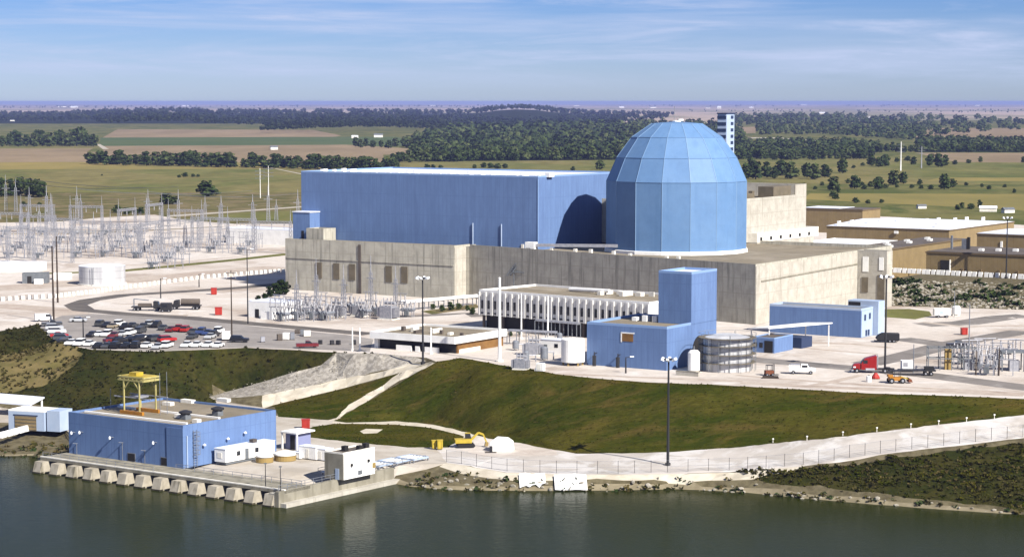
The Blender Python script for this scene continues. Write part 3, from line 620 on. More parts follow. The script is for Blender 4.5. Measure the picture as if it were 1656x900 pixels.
# --- administration building
A0 = P(775, 467, 10.5); A1 = P(1050, 487.5, 10.5)
dA = (A1 - A0); AL = dA.length; thA = math.atan2(-dA.y, dA.x)
ad_ = bld('office_building', g0(A0), 'two-storey white office block with vertical fins and narrow dark windows', 'building', thA)
AD = 23.0; AZ0, AZ1 = 3.7, 10.4
flat(ad_, rect(0, AL, 0, AD), AZ0, AZ1, 'white_finned', 'gravel_roof', 'white', 'upper_storey')
nbay = 25; bw = AL / nbay
for k in range(nbay + 1):
    x = k * bw; bx(ad_, 'fin', 'white_finned', max(0, x - .40), min(AL, x + .40), -.42, -.01, AZ0, AZ1 - .58)
for k in range(nbay):
    x = (k + .5) * bw; bx(ad_, 'window', 'glass', x - .40, x + .40, -.09, -.01, AZ0 + 1.7, AZ0 + 3.9)
    bx(ad_, 'spandrel_slot', 'dark', x - .5, x + .5, -.07, -.01, AZ0 + .35, AZ0 + .75)
bx(ad_, 'ground_storey', 'dark', 1.2, AL - 1.2, 1.5, AD - 1.2, 0, AZ0 - .01)  # shade under the overhang put into the colour: black storey, darkened columns
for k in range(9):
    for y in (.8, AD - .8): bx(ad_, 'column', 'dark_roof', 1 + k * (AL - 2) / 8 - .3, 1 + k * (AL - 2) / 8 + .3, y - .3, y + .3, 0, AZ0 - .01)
q = MB(); q.tube((18, 16, AZ1), (33, 14, AZ1 + .5), .5); q.build('roof_duct', M['white'], ad_)
for k in range(7): x = 24 + k * 3.2; bx(ad_, 'roof_unit', 'concrete_white', x, x + random.uniform(.8, 2), 15 + random.uniform(-3, 3), 17.5, AZ1 - .55, AZ1 + random.uniform(.3, .9))
# --- L-shaped blue building with square tower
sb0 = P(1078, 599, 0)
sb = bld('blue_tower_building', sb0, 'blue metal building with square blue tower at the grass edge', 'building')
SBZ = zat(sb0, 528); SBL = along(sb0, -U, 949); SBV = along(sb0, V, 1158)
flat(sb, rect(-SBL, 0, 0, SBV), 0, SBZ, 'blue_siding', 'gravel_roof', 'blue_trim')
twp = P(1117, 528, SBZ); tx, ty = loc(sb, twp); tx = .02
twc = sb0 + U * tx + V * along(sb0, V, 1117); ty = along(sb0, V, 1117)
TWZ = zat(twc, 439.5); TWL = along(twc, -U, 1064); TWV = along(twc, V, 1158)
flat(sb, rect(tx - TWL, tx, ty, ty + TWV), SBZ - .5, TWZ, 'blue_siding', 'white_roof', 'blue_trim', 'tower', 'tower_roof', pn='tower_parapet')
bx(sb, 'side_wall', 'blue_siding', .005, .02, ty, ty + TWV, 0, SBZ - .4)
wx, _y = loc(sb, P(1004, 570, 0)); wx = -along(sb0, -U, 1012)
f = bx(sb, 'window', 'brown_wall', wx - 1.0, wx + 1.9, -.1, -.01, 6.0, 7.8); bx(sb, 'window_frame', 'white', wx - 1.3, wx - 1.0, -.12, -.01, 5.8, 8.0); bx(sb, 'window_frame', 'white', wx - 1.3, wx + 2.2, -.12, -.01, 7.8, 8.05)
q = MB(); dy = along(sb0, V, 1131)
q.lathe([(2.4, 0), (2.4, 0)], 3) if False else None
pts_ = [(dy + 3.6 * math.cos(t) , max(0.02, 3.2 + 3.4 * math.sin(t))) for t in [R(a) for a in range(-70, 251, 15)]]
q.prism(pts_, 'x', .03, .12); q.build('roller_opening', M['dark'], sb)
for k, x in enumerate((-along(sb0, -U, 965), -along(sb0, -U, 1003))):
    c_ = MB(); c_.tube((x, -1.1, 0), (x, -1.1, 2.4), .45); c_.tube((x, -1.1, 2.4), (x, -1.1, 3.2), .12); c_.bar((x, -1.1, 2.9), (x, 0, 2.9), .15); c_.build('standpipe', M['black_metal'], sb)
for k in range(6): x = -SBL + 5 + k * 2.7; bx(sb, 'roof_unit', 'dark_roof' if k > 2 else 'white', x, x + 1.2, SBV * .5, SBV * .5 + 1.6, SBZ - .5, SBZ + random.uniform(.3, 1.0))
# --- long low blue building on the right
lb0 = P(1392, 546, 0)
lb = bld('long_blue_shed', lb0, 'long low blue shed in front of the sunlit concrete wall', 'building')
LBZ = zat(lb0, 499); LBL = along(lb0, -U, 1244); LBV = along(lb0, V, 1411)
flat(lb, rect(-LBL, 0, 0, LBV), 0, LBZ, 'blue_siding', 'gravel_roof', 'pale_blue')
bx(lb, 'wall_end', 'pale_blue', .01, .08, .2, LBV - .2, .1, LBZ - .6)
for (y, z) in ((LBV * .3, 4.3), (LBV * .7, 4.5), (LBV * .42, .3), (LBV * .62, .3)): bx(lb, 'louvre', 'dark_blue', .09, .22, y - .45, y + .45, z, z + 1.5)
hx, hy = -5.2, LBV + .4
bx(lb, 'end_annex', 'pale_blue', -7, 1.5, LBV + .01, LBV + 4, 0, LBZ + 1.4)
bx(lb, 'annex_window', 'dark', -6.8, -3.5, LBV - .1, LBV + .0, LBZ + .05, LBZ + 1.0)
# small blue huts left of it
h0 = P(1252, 571, 0)
hb_ = bld('small_blue_hut', h0, 'small dark-fronted blue hut beside the long low blue shed', 'hut')
HL = along(h0, -U, 1216); HV = along(h0, V, 1282); HZ = zat(h0, 546)
flat(hb_, rect(-HL, 0, 0, HV), 0, HZ, 'blue_siding', 'dark_roof', 'blue_trim', par=.25, pw=.2)
bx(hb_, 'door', 'dark', -2.6, -.4, -.08, -.01, 0, HZ - .8)
for x in (-HL + .5, -HL + 2): bx(hb_, 'window', 'glass', x, x + .9, -.06, -.01, 1.2, 2.4)
c0 = P(1210, 560, 0)
cn = bld('white_canopy', c0, 'low white flat canopy on posts behind the small blue hut', 'canopy')
CL = along(c0, U, 1264) if False else 9
q = MB(); q.add([(0, 0, 4.3), (7, -3, 5.0), (17, 12, 5.6), (9, 14, 5.0), (0, 0, 4.6), (7, -3, 5.3), (17, 12, 5.9), (9, 14, 5.3)], [(0, 3, 2, 1), (4, 5, 6, 7), (0, 1, 5, 4), (1, 2, 6, 5), (2, 3, 7, 6), (3, 0, 4, 7)]); q.build('canopy_roof', M['white'], cn)
for (x, y) in ((.6, .4), (6.8, -2.3), (16.2, 11.6), (9.2, 13.2)): MB().bar((x, y, 0), (x, y, 4.6 + x * .04), .22).build('post', M['white'], cn)
bx(cn, 'pump_skid', 'dark_blue', 5, 13, 3, 9, 0, 2.6)
# --- gatehouse
gh0 = P(735, 573, 0)
gh = bld('gatehouse', gh0, 'low flat-roofed gatehouse with broad white fascia at top of slope', 'building')
GL = along(gh0, -U, 598); GV = along(gh0, V, 820); GZ0, GZ1 = 2.5, zat(gh0, 546)
flat(gh, rect(-GL, 0, 0, GV), GZ0, GZ1 + .15, 'white', 'gravel_roof', 'white', 'roof_fascia')
bx(gh, 'glazed_wall', 'dark', -GL + 1.5, -1.2, 2.2, GV - 2, 0, GZ0 - .01)
bx(gh, 'brown_wall', 'brown_wall', -1.15, -.75, 2.4, GV - .6, 0, GZ0 - .02)
bx(gh, 'side_wall', 'white', -GL + .3, -GL + 1.4, 1.5, GV - 1, 0, GZ0 - .02)
for (a, b_) in ((-17.5, -13.0), (-11.8, -10.6), (-9, -5)): bx(gh, 'counter_wall', 'white', a, b_, .4, .8, 0, 1.3)
bx(gh, 'base_panel', 'concrete_white', -1.0, -.6, 3.0, 12, 0, .9)
for k in range(7): x = -GL + 3 + k * 3; bx(gh, 'roof_unit', 'concrete_white' if k % 2 else 'dark_roof', x, x + .8, 8 + random.uniform(-5, 8), 8.9, GZ1 - .45, GZ1 + random.uniform(.2, .8))
# --- warehouses on the terrace at the right
TER = 5.0
def ware(name, corner, zt, pxl, pxr, label, wall='tan_siding', roof='dark_roof', gable=0.0, z0=0.0):
    c = P(corner[0], corner[1], zt); r = bld(name, Vector((c.x, c.y, z0)), label, 'warehouse')
    Lx = along(c, -U, pxl); Ly = along(c, V, pxr) if pxr < 3000 else pxr - 3000; h = zt - z0
    MB().box(-Lx, 0, 0, Ly, -.4, h - .5).build('wall', M[wall], r)
    MB().box(-Lx - .25, .25, -.25, Ly + .25, h - .496, h - .1).build('eave_trim', M['tan_trim'], r)
    q = MB()
    if gable: q.prism([(-.2, h - .09), (Ly / 2, h + gable), (Ly + .2, h - .09)], 'x', -Lx - .2, .2)
    else: q.box(-Lx + .1, -.1, .1, Ly - .1, h - .09, h + .12)
    q.build('roof', M[roof], r)
    return r, Lx, Ly, h
r, Lx, Ly, h = ware('tan_warehouse', (1395, 339), 11.0, 1290, 3020, 'flat tan warehouse farthest back, just right of tall pale building', roof='dark_roof')
bx(r, 'roof_sheet', 'white_roof', -Lx + 2, -12, .6, Ly - 2, h + .13, h + .3)
r, Lx, Ly, h = ware('tan_warehouse', (1535, 371), 12.0, 1337, 1640, 'largest tan warehouse with a pale blue-white roof', roof='white_roof', gable=1.2)
for k in range(12): bx(r, 'roof_vent', 'white', -Lx + 3 + (k * 7.3) % (Lx - 8), -Lx + 4 + (k * 7.3) % (Lx - 8), 3 + (k * 11.7) % (Ly - 8), 4.4 + (k * 11.7) % (Ly - 8), h, h + 1.7)
bx(r, 'vent_hood', 'white', -22, -20.4, -.7, -.26, h - 2.2, h - 1.2)
bx(r, 'door', 'dark', -8, -5, -.35, -.01, 0, 3.0)
r, Lx, Ly, h = ware('tan_warehouse', (1440, 402), 12.4, 1375, 1556, 'brown-roofed tan warehouse touching the end of concrete building', roof='dark_roof')
for k in range(7): bx(r, 'roof_vent', 'white', -3 - (k * 4.1) % (Lx - 5), -1.6 - (k * 4.1) % (Lx - 5), 4 + k * (Ly - 8) / 7, 6 + k * (Ly - 8) / 7, h + .1, h + .8)
for y in (10, 26): bx(r, 'wall_unit', 'dark', .26, 1.6, y, y + 2, .2, 2.4)
r, Lx, Ly, h = ware('tan_warehouse', (1800, 418), 12.2, 1498, 3030, 'front olive-tan warehouse above the rocky bank with dark doorway', roof='dark_roof', z0=TER)
bx(r, 'doorway', 'dark', -Lx + 5, -Lx + 8, -.3, -.01, 0, 4.6); bx(r, 'door_frame', 'white', -Lx + 8.02, -Lx + 8.4, -.34, -.01, 0, 4.8)
for k in range(8): bx(r, 'wall_unit', 'tan_trim', -Lx + 12 + k * 6.1, -Lx + 12.8 + k * 6.1, -.7, -.01, 1.2, 2.2)
for k in range(6): bx(r, 'roof_vent', 'white', -Lx + 14 + k * 5, -Lx + 15.5 + k * 5, 9 + k * 2, 10.5 + k * 2, h + .1, h + .9)
bx(r, 'flue', 'steel', -Lx + 3, -Lx + 3.6, 13, 13.6, h, h + 4.5); bx(r, 'flue', 'steel', -Lx + 6, -Lx + 7.4, 15, 16, h, h + 3.5); bx(r, 'flue', 'dark', -Lx + 7.8, -Lx + 8.6, 15, 16, h, h + 4)
r, Lx, Ly, h = ware('tan_warehouse', (1790, 384), 12.6, 1580, 3034, 'tan warehouse with pale roof at the right edge, behind front one', roof='white_roof', z0=TER)
bx(r, 'window', 'dark', -Lx + 20, -Lx + 24, -.32, -.01, 2.4, 4.2); bx(r, 'door', 'white', -Lx + 9, -Lx + 9.8, -.33, -.01, 0, 5)
# terrace they stand on
q = MB(); a = P(1434, 494, 0); b_ = P(1434, 452, TER); c = P(1900, 508, 0); d = P(1900, 466, TER)
e1 = b_ + V * 130; e2 = d + V * 130
q.add([a, c, d, b_, e1, e2, (e1.x, e1.y, -.5), (e2.x, e2.y, -.5), (a.x - 1, a.y + 1, -.5), (c.x, c.y - 2, -.5)], [(8, 9, 1, 0), (0, 1, 2, 3), (3, 2, 5, 4), (4, 5, 7, 6), (0, 3, 4, 6, 8), (1, 9, 7, 5, 2)])
tag(q.build('terrace', M['g_bank']), kind='structure')
TERR = (a, b_, c, d)
# --- pump house by the lake
ph0 = P(297, 757, DECK)
ph = bld('pump_house', ph0, 'blue flat-roofed pump house standing on the lakeside deck', 'building', TP)
PZ = zat(ph0, 687.5) - DECK; PLX = along(ph0, -UP_, 112); PLY = along(ph0, VP_, 447)
flat(ph, rect(-PLX, 0, 0, PLY), 0, PZ, 'blue_siding', 'gravel_roof', 'blue_siding', par=.45)
bx(ph, 'corner_panel', 'blue_siding', -4.4, .06, -.14, -.01, 0, PZ - .62)
for x in (-along(ph0, -UP_, 213), -along(ph0, -UP_, 267)): 
    bx(ph, 'louvre', 'dark', x - .95, x + .95, -.12, -.01, .15, 1.6); bx(ph, 'louvre_frame', 'steel', x - 1.1, x + 1.1, -.07, -.01, .02, 1.75)
def walllamp(x, z, s=.22):
    b2 = MB(); b2.bar((x, -.01, z + .1), (x, -.9, z + .3), .12); o = b2.build('lamp_bracket', M['steel'], ph)
    MB().lathe([(.05, z + .45), (s, z + .2), (s, z - .12), (.1, z - .25)], 10, c=(x, -1.0)).build('lamp_shade', M['lamp_glass'], o)
for pxx, z in ((122, 4.3), (135, 4.6), (184, 4.3), (254, 4.4)): walllamp(-along(ph0, -UP_, pxx), z)
for pxx, z in ((126, 2.2), (200, 3.6), (236, 2.6)):
    x = -along(ph0, -UP_, pxx); MB().bar((x, -.3, 0), (x, -.3, z), .1).bar((x, 0, z), (x, -1.3, z + .2), .1).build('bracket_pipe', M['steel'], ph)
q = MB()
for y in (2.6, 3.5): q.bar((.3, y, 0), (.3, y, PZ * .86), .08)
for k in range(14): q.bar((.3, 2.6, .4 + k * .5), (.3, 3.5, .4 + k * .5), .06)
for k in range(6):
    z = 2.4 + k * .9; q.bar((.3, 2.45, z), (1.05, 2.5, z), .06); q.bar((1.05, 2.5, z), (1.05, 3.6, z), .06); q.bar((1.05, 3.6, z), (.3, 3.65, z), .06)
for y in (2.5, 3.05, 3.6): q.bar((1.05, y, 2.4), (1.05, y, 6.9), .06)
q.build('caged_ladder', M['steel'], ph)
MB().bar((.15, .9, 0), (.15, .9, PZ * .75), .2).build('downpipe', M['pale_blue'], ph)
for (y, z) in ((12, 4.4), (17, 5.0), (5.3, 4.0)): MB().lathe([(.05, z + .3), (.3, z + .1), (.3, z - .1), (.05, z - .2)], 8, c=(.6, y)).bar((0, y, z), (.6, y, z), .1).build('wall_lamp', M['lamp_glass'], ph)
rz_ = PZ - .43
x, y = loc(ph, P(298, 672, DECK + PZ)); 
for (pxx, pyy) in ((300, 679), (352, 673)):
    x, y = loc(ph, P(pxx, pyy, DECK + PZ - .6)); o = bx(ph, 'roof_fan', 'grey_box', x - .8, x + .8, y - .8, y + .8, rz_, rz_ + 1.0)
    MB().lathe([(.8, rz_ + 1.01), (1.35, rz_ + 1.3), (1.35, rz_ + 1.6), (.4, rz_ + 1.9)], 10, c=(x, y)).build('fan_hood', M['black_metal'], o)
for (pxx, pyy, s) in ((272, 656, 1.2), (304, 652, 1.6), (318, 684, .7), (362, 650, 1.5), (290, 676, .8)):
    x, y = loc(ph, P(pxx, pyy, DECK + PZ - .6)); bx(ph, 'roof_hatch', 'concrete_white', x - s, x + s, y - .6, y + .6, rz_, rz_ + .7)
MB().box(-PLX + 1.0, -2.5, 3.4, 3.9, rz_, rz_ + .35).build('crane_rail', M['white'], ph)
MB().box(-PLX + 1.0, -2.5, 12.6, 13.1, rz_, rz_ + .35).build('crane_rail', M['white'], ph)
# side canopy of the pump house
s0 = P(480, 728, DECK)
sp = bld('side_porch', s0, 'small blue-grey porch with white posts at the pump house end', 'porch', TP)
x0 = -along(s0, -UP_, 458); pz = zat(s0, 699) - DECK
bx(sp, 'wall', 'lavender_door', x0, -.6, .8, 5, 0, pz - .35); bx(sp, 'door', 'dark', x0 * .45 - .7, x0 * .45 + .5, .66, .79, 0, pz - .8)
bx(sp, 'roof', 'white', x0 - .5, .3, -.3, 5.4, pz - .34, pz, bevel=.05)
for x in (x0 - .2, .1): bx(sp, 'post', 'white', x - .15, x + .15, -.2, .1, 0, pz - .35)
# gate house on the deck
k0 = P(555, 776, DECK)
kh = bld('deck_control_house', k0, 'small concrete hut with one white side on the deck corner', 'hut', TP)
KL = along(k0, -UP_, 525); KV = along(k0, VP_, 606); KZ = zat(k0, 732) - DECK
flat(kh, rect(-KL, 0, 0, KV), 0, KZ, 'concrete_deck', 'dark_roof', 'concrete_white', par=.3, pw=.25)
bx(kh, 'white_wall', 'white', .01, .12, .1, KV - .1, .05, KZ - .32)
bx(kh, 'door', 'pale_blue', -1.9, -1.0, -.08, -.01, 0, 2.1)
for (y, z) in ((2, 2.4), (7, 2.6)): bx(kh, 'wall_lamp', 'dark', .13, .5, y, y + .35, z, z + .5)
bx(kh, 'wall_sign', 'tank_tan', .13, .2, 8.5, 9.4, 1.2, 2.2); bx(kh, 'vent', 'grey_box', .13, .2, 4.2, 5.4, .5, 1.3)
for (x, y) in ((-3, 3), (-2, 8), (-1, 5)): bx(kh, 'roof_unit', 'dark', x, x + .9, y, y + 1.1, KZ - .3, KZ + .7)
# blue shed and canopy at the far left shore
e0 = P(72, 697, -11)
bs = bld('boat_shed', e0, 'small pale blue shed with slatted brown door by the left shore', 'shed', R(20))
eL = 72 - 22
ww = 9.0; hh = 4.4
flat(bs, rect(-ww, 0, 0, 6), 0, hh, 'pale_blue', 'white_roof', 'white', par=.3, pw=.2)
bx(bs, 'roller_door', 'brown_door', -ww * .82, -ww * .22, -.1, -.01, 0, hh * .72)
for k in range(4): bx(bs, 'door_slat', 'tan_siding', -ww * .81, -ww * .23, -.16, -.11, .25 + k * .75, .65 + k * .75)
bx(bs, 'door_surround', 'dark_blue', -ww * .86, -ww * .18, -.08, -.01, hh * .72, hh * .78)
bx(bs, 'annex', 'pale_blue', .4, 3.6, .4, 5.6, 0, hh * 1.02)
e1 = P(0, 668, -11)
ca = bld('blue_canopy', e1, 'long pale covered walkway at the left edge of the picture', 'canopy', R(20))
MB().add([(-14, -3, 3.2), (10, -3, 2.6), (10, 3, 3.6), (-14, 3, 4.2), (-14, -3, 3.5), (10, -3, 2.9), (10, 3, 3.9), (-14, 3, 4.5)], [(0, 3, 2, 1), (4, 5, 6, 7), (0, 1, 5, 4), (1, 2, 6, 5), (2, 3, 7, 6), (3, 0, 4, 7)]).build('canopy_roof', M['white_roof'], ca)
for (x, y) in ((-12, -2.6), (9.5, -2.6), (-12, 2.6), (9.5, 2.6), (-2, -2.6), (-2, 2.6)): MB().bar((x, y, -.2), (x, y, 3.4), .3).build('post', M['white'], ca)
# yard sheds at the left
def shed(name, px, py, pxl, dv, ytop, wall, roof, label, cat='shed', door=True, th=TH):
    p = P(px, py, 0); r = bld(name, p, label, cat, th); L_ = along(p, -Vector((math.cos(th), -math.sin(th), 0)), pxl); h = zat(p, ytop)
    flat(r, rect(-L_, 0, 0, dv), 0, h, wall, roof, roof, par=.3, pw=.2)
    if door: bx(r, 'door', 'dark', -L_ * .8, -L_ * .8 + 1.4, -.06, -.01, 0, min(2.4, h * .7)); bx(r, 'white_tank', 'white', -L_ * .5, -L_ * .15, -2.0, -.5, 0, h * .45)
    return r
shed('grey_shed', 77, 458, 36, 5, 441, 'grey_box', 'grey_box', 'small dark grey shed left of the silver tank', th=R(-4))
shed('long_white_shed', 60, 440, -60, 14, 427, 'white', 'white_roof', 'long white building at the left edge, behind the grey shed', 'building', False, R(2))
shed('small_white_shed', 112, 452, 84, 4, 442, 'white', 'white', 'little white shed between grey shed and silver tank', 'shed', False, R(2))
shed('white_relay_house', 456, 516, 402, 9, 489, 'white', 'white_roof', 'white flat-roofed hut at the left end of concrete building', 'hut', True)
shed('long_white_store', 530, 400, 366, 12, 374, 'white', 'white_roof', 'long low white store behind the concrete wing', 'building', False)
# ------------------------------------------------------------------ lakeside deck
dk = empty('pump_deck', (PO.x, PO.y, DECK), -TP, 'concrete lakeside deck carried on a row of sloping piers', 'deck')
q = MB(); q.box(-DECKL, 0, 0, 7.2, -.55, 0); q.build('slab', M['concrete_deck'], dk)
MB().box(-DECKL, .0, -.02, .4, .004, .22).build('kerb', M['concrete_white'], dk)
MB().box(-DECKL + .1, -.9, 3.2, 4.2, -4.5, -.56).build('back_wall', M['concrete_dark'], dk)  # dark brown from the slab down, so gaps between piers read dark
npier = 14
for k in range(npier):
    x = -DECKL + 1.3 + k * (DECKL - 3.6) / (npier - 1)
    MB().prism([(3.1, -.6), (-1.6, -.62), (-2.3, LAKE - DECK + .1), (-2.3, LAKE - DECK - 2), (3.1, LAKE - DECK - 2)], 'x', x - 1.1, x + 1.1).build('pier', M['pier_concrete'], dk)
    MB().box(x - 1.15, x + 1.15, -2.36, -1.4, LAKE - DECK - 1.5, LAKE - DECK + .3).build('pier_stain', M['concrete_dark'], dk)
MB().box(-.95, 0, -1.6, DECKV - .5, -4.5, -.02).build('wing_wall', M['concrete_deck'], dk)
MB().box(0.01, 1.5, -1.2, DECKV + 2, -4.5, LAKE - DECK + .75).build('water_ledge', M['concrete_pale'], dk)
MB().box(-2.4, -1.0, -1.6, 0, -4.5, -.4).build('end_pier', M['concrete_pale'], dk)
def railing(name, a, b_, label, h=1.05, step=2.4, m='steel', group=None, rails=(1.05, .55)):
    a = Vector(a); b_ = Vector(b_); L_ = (b_ - a).length; n_ = max(2, min(95, int(L_ / step)))
    r = empty(name, a, 0, label, 'railing' if name == 'railing' else 'fence', group)
    for k in range(n_ + 1):
        p = (b_ - a) * (k / n_); MB().bar(p, p + Vector((0, 0, h)), .09).build('post', M[m], r)
    q = MB()
    for z in rails: q.bar(Vector((0, 0, z)), (b_ - a) + Vector((0, 0, z)), .07)
    q.build('rail', M[m], r); return r
railing('railing', PL(-33, 5.4), PL(-.6, 5.4), 'long steel railing along the lake side of the deck')
railing('railing', PL(-.5, -1), PL(-.5, DECKV + 10), 'steel railing along the right-hand edge of the deck')
railing('railing', PL(-DECKL + .5, .3), PL(-34, .3), 'thin railing on the deck edge below the pump house louvres', m='steel')
railing('railing', PL(-7.5, DECKV + 2), PL(-7.5, 18), 'railing beside the pale steel screen frames')
for (lx, ly) in ((-5.2, .6), (-.6, -.4)):
    lp = empty('deck_lamp', PL(lx, ly), 0, 'slim dark lamp post at the deck corner, %s one' % ('left' if lx < -2 else 'right'), 'lamp post')
    MB().tube((0, 0, 0), (0, 0, 4.4), .1, .07, 6).build('pole', M['black_metal'], lp); MB().box(-.25, .25, -.15, .15, 4.4, 4.6).build('lamp_head', M['grey_box'], lp)
# pale steel screen frames stacked at the right end of the deck
for k in range(5):
    fr = empty('screen_frame', PL(-6.0 + .25 * k, 17.5 + k * 5.3, DECK + .1), -TP + R(random.uniform(-4, 4)), '%s pale steel screen frame from the concrete hut along the deck' % ORD[k + 1], 'steel frame', 'steel screen frames lying on the deck')
    q = MB()
    for y in (0, 4.4): q.bar((0, y, .5), (4.6, y, .5), .3)
    for x in (0, 4.6): q.bar((x, 0, .5), (x, 4.4, .5), .3)
    q.build('outer_frame', M['pale_blue'], fr); q = MB()
    for j in range(5): q.bar((.6 + j * .85, .1, .5), (.6 + j * .85, 4.3, .5), .14)
    q.bar((0, 0, .5), (4.6, 4.4, .55), .12); q.build('screen_bars', M['white'], fr)
    q = MB()
    for (x, y) in ((0, 0), (4.6, 0), (0, 4.4), (4.6, 4.4)): q.bar((x, y, -.1), (x, y, .45), .22)
    q.build('feet', M['steel'], fr)
# trailer, tanks and boxes beside the pump house
ty0 = along(ph0, VP_, 341); ty1 = along(ph0, VP_, 421)
tr = empty('site_trailer', ph0 + UP_ * 1.0 + VP_ * ty0, -TP, 'long white site trailer against the sunlit pump house wall', 'trailer')
MB().box(0, 3.0, 0, ty1 - ty0, .5, 3.1).build('body', M['white'], tr, bevel=.06); MB().box(-.08, 3.08, -.08, ty1 - ty0 + .08, 3.101, 3.22).build('roof', M['white_roof'], tr)
MB().box(.2, 2.8, .3, ty1 - ty0 - .3, .05, .49).build('skirt', M['grey_box'], tr)
for y in (3.2, 8.5): MB().box(3.001, 3.06, y, y + 1.0, 1.5, 2.4).build('window', M['glass'], tr)
MB().box(3.001, 3.06, 5.6, 6.6, .55, 2.6).build('door', M['grey_box'], tr); MB().box(.8, 2.0, -.06, -.001, 1.3, 2.4).build('end_window', M['concrete_white'], tr)
MB().box(1, 2, 9, 10.2, 3.23, 3.9).build('air_conditioner', M['dark_roof'], tr)
for (px, py, r_, lab) in ((428, 752, 1.75, 'smaller white-topped round tank with tan rim on deck'), (461, 749, 2.2, 'larger white-topped round tank with tan rim on deck')):
    t = empty('round_tank', P(px, py - 6, DECK), 0, lab, 'tank'); MB().lathe([(r_, 0), (r_, 1.0), (r_ + .12, 1.05)], 24).build('rim', M['tank_tan'], t)
    MB().lathe([(r_ + .1, 1.06), (r_ * .9, 1.5), (r_ * .5, 1.8), (.02, 1.9)], 24).build('cover', M['white'], t, smooth=True)
t = empty('valve_cabinet', P(424, 738, DECK), -TP, 'small yellow and white cabinet at the trailer end', 'cabinet'); MB().box(-.9, .9, 0, 1.2, 0, 2.2).build('body', M['tank_tan'], t); MB().box(-.5, .1, -.06, -.001, .3, 1.6).build('door', M['dark'], t); MB().box(-1, 1, -.1, 1.3, 2.2, 2.35).build('lid', M['white'], t)
for (px, py, w_, d_, h_, lab) in ((497, 742, 4.6, 2.4, 2.5, 'white box container nearest the porch on the deck'), (517, 744, 3.2, 2.4, 2.3, 'white box container beside the concrete deck hut'), (478, 741, 2.2, 2.0, 1.2, 'low white chest behind the larger round tank')):
    t = empty('storage_box', P(px, py, DECK), -TP, lab, 'container'); MB().box(-w_ / 2, w_ / 2, 0, d_, .1, h_).build('body', M['white'], t, bevel=.05); MB().box(-.4, .4, -.05, -.001, .3, h_ - .4).build('door', M['concrete_white'], t); MB().box(-w_ / 2 - .05, w_ / 2 + .05, -.05, d_ + .05, h_ + .002, h_ + .1).build('lid', M['white_roof'], t)
# yellow gantry on the pump house roof
RZ = DECK + PZ - .43
ga = empty('roof_gantry', P(201, 668, RZ), -TP, 'yellow steel gantry frame standing on the pump house roof', 'gantry')
gw, gd, ghh = 4.4, 4.6, 7.0
for (x, y) in ((0, 0), (gw, 0), (0, gd), (gw, gd)): MB().bar((x, y, 0), (x, y, ghh - .2), .26).build('leg', M['pale_yellow'], ga)
q = MB()
for z in (ghh - .1, ghh + .55): 
    for (a, b_) in (((-1.6, 0), (gw + 1.2, 0)), ((-1.6, gd), (gw + 1.2, gd)), ((-1.6, 0), (-1.6, gd)), ((gw + 1.2, 0), (gw + 1.2, gd))): q.bar((*a, z), (*b_, z), .28)
for k in range(7): q.bar((-1.6 + k * 1.2, 0, ghh + .1), (-1.6 + k * 1.2, gd, ghh + .1), .35, .12)
q.build('top_frame', M['pale_yellow'], ga)
q = MB(); q.box(-1.2, gw + .8, .4, gd - .4, ghh + .6, ghh + .75); q.box(.6, 2.6, 1, 3, ghh + .76, ghh + 1.4); q.build('trolley', M['yellow'], ga)
for (x, s) in ((0, 1), (gw, -1)):
    q = MB(); q.bar((x, 0, ghh - 2), (x + 1.6 * s, 0, ghh - .2), .2); q.bar((x, gd, ghh - 2), (x + 1.6 * s, gd, ghh - .2), .2); q.build('knee_brace', M['pale_yellow'], ga)
q = MB(); q.bar((-3, .2, 3.4), (gw + 3, .2, 3.4), .2); q.bar((-3, gd, 3.4), (gw + 3.4, gd, 3.4), .2); q.box(.5, 3.6, 1, 3.4, 3.3, 3.6); q.build('catwalk', M['galv'], ga)
MB().box(-.9, gw + .9, -.8, gd + .8, -.02, .9).build('base_skid', M['rust'], ga) if False else MB().bar((-1, 0, .35), (gw + 1, 0, .35), .6, .7).bar((-1, gd, .35), (gw + 1, gd, .35), .6, .7).build('base_beam', M['orange'], ga)
q = MB(); q.bar((gw + 3.2, gd, 0), (gw + 3.2, gd, 8.6), .09); q.bar((gw + 3.2, gd - 2, 0), (gw + 3.2, gd - 2, 8.6), .09); q.bar((-6, 2, 0), (-6, 2, 4.4), .09); q.build('mast', M['steel'], ga)
# ------------------------------------------------------------------ lamps, poles
def street_lamp(px, py, ytop, label, heads=6, z=None, ring=1.1, col='black_metal', r0=.26):
    p = G(px, py) if z is None else P(px, py, z); h = zat(p, ytop) - p.z
    t = empty('street_lamp', p, 0, label, 'street lamp', 'tall yard lamps')
    MB().tube((0, 0, 0), (0, 0, h), r0, r0 * .55, 8).build('pole', M[col], t)
    MB().lathe([(.55, -.3), (.55, .5), (.42, .55)], 10).build('footing', M[col], t)
    MB().lathe([(.12, h - .3), (ring, h - .1), (ring, h + .05), (.1, h + .2)], 12).build('crown_ring', M[col], t)
    for k in range(heads):
        a = 2 * math.pi * k / heads + .3; c, s = math.cos(a), math.sin(a)
        MB().bar((c * ring * .85, s * ring * .85, h - .25), (c * (ring + .55), s * (ring + .55), h + .1), .5, .42).build('lamp_head', M['lamp_glass'], t)
    return t
street_lamp(684, 588, 449, 'tall dark crown lamp at the top of the grass slope')
street_lamp(1080, 752, 580, 'tall dark crown lamp standing by the perimeter fence', r0=.3)
street_lamp(1431, 601, 447, 'tall dark crown lamp beside the red lorry')
street_lamp(1627, 450, 352, 'tall dark crown lamp on the terrace by tan warehouses', z=TER)
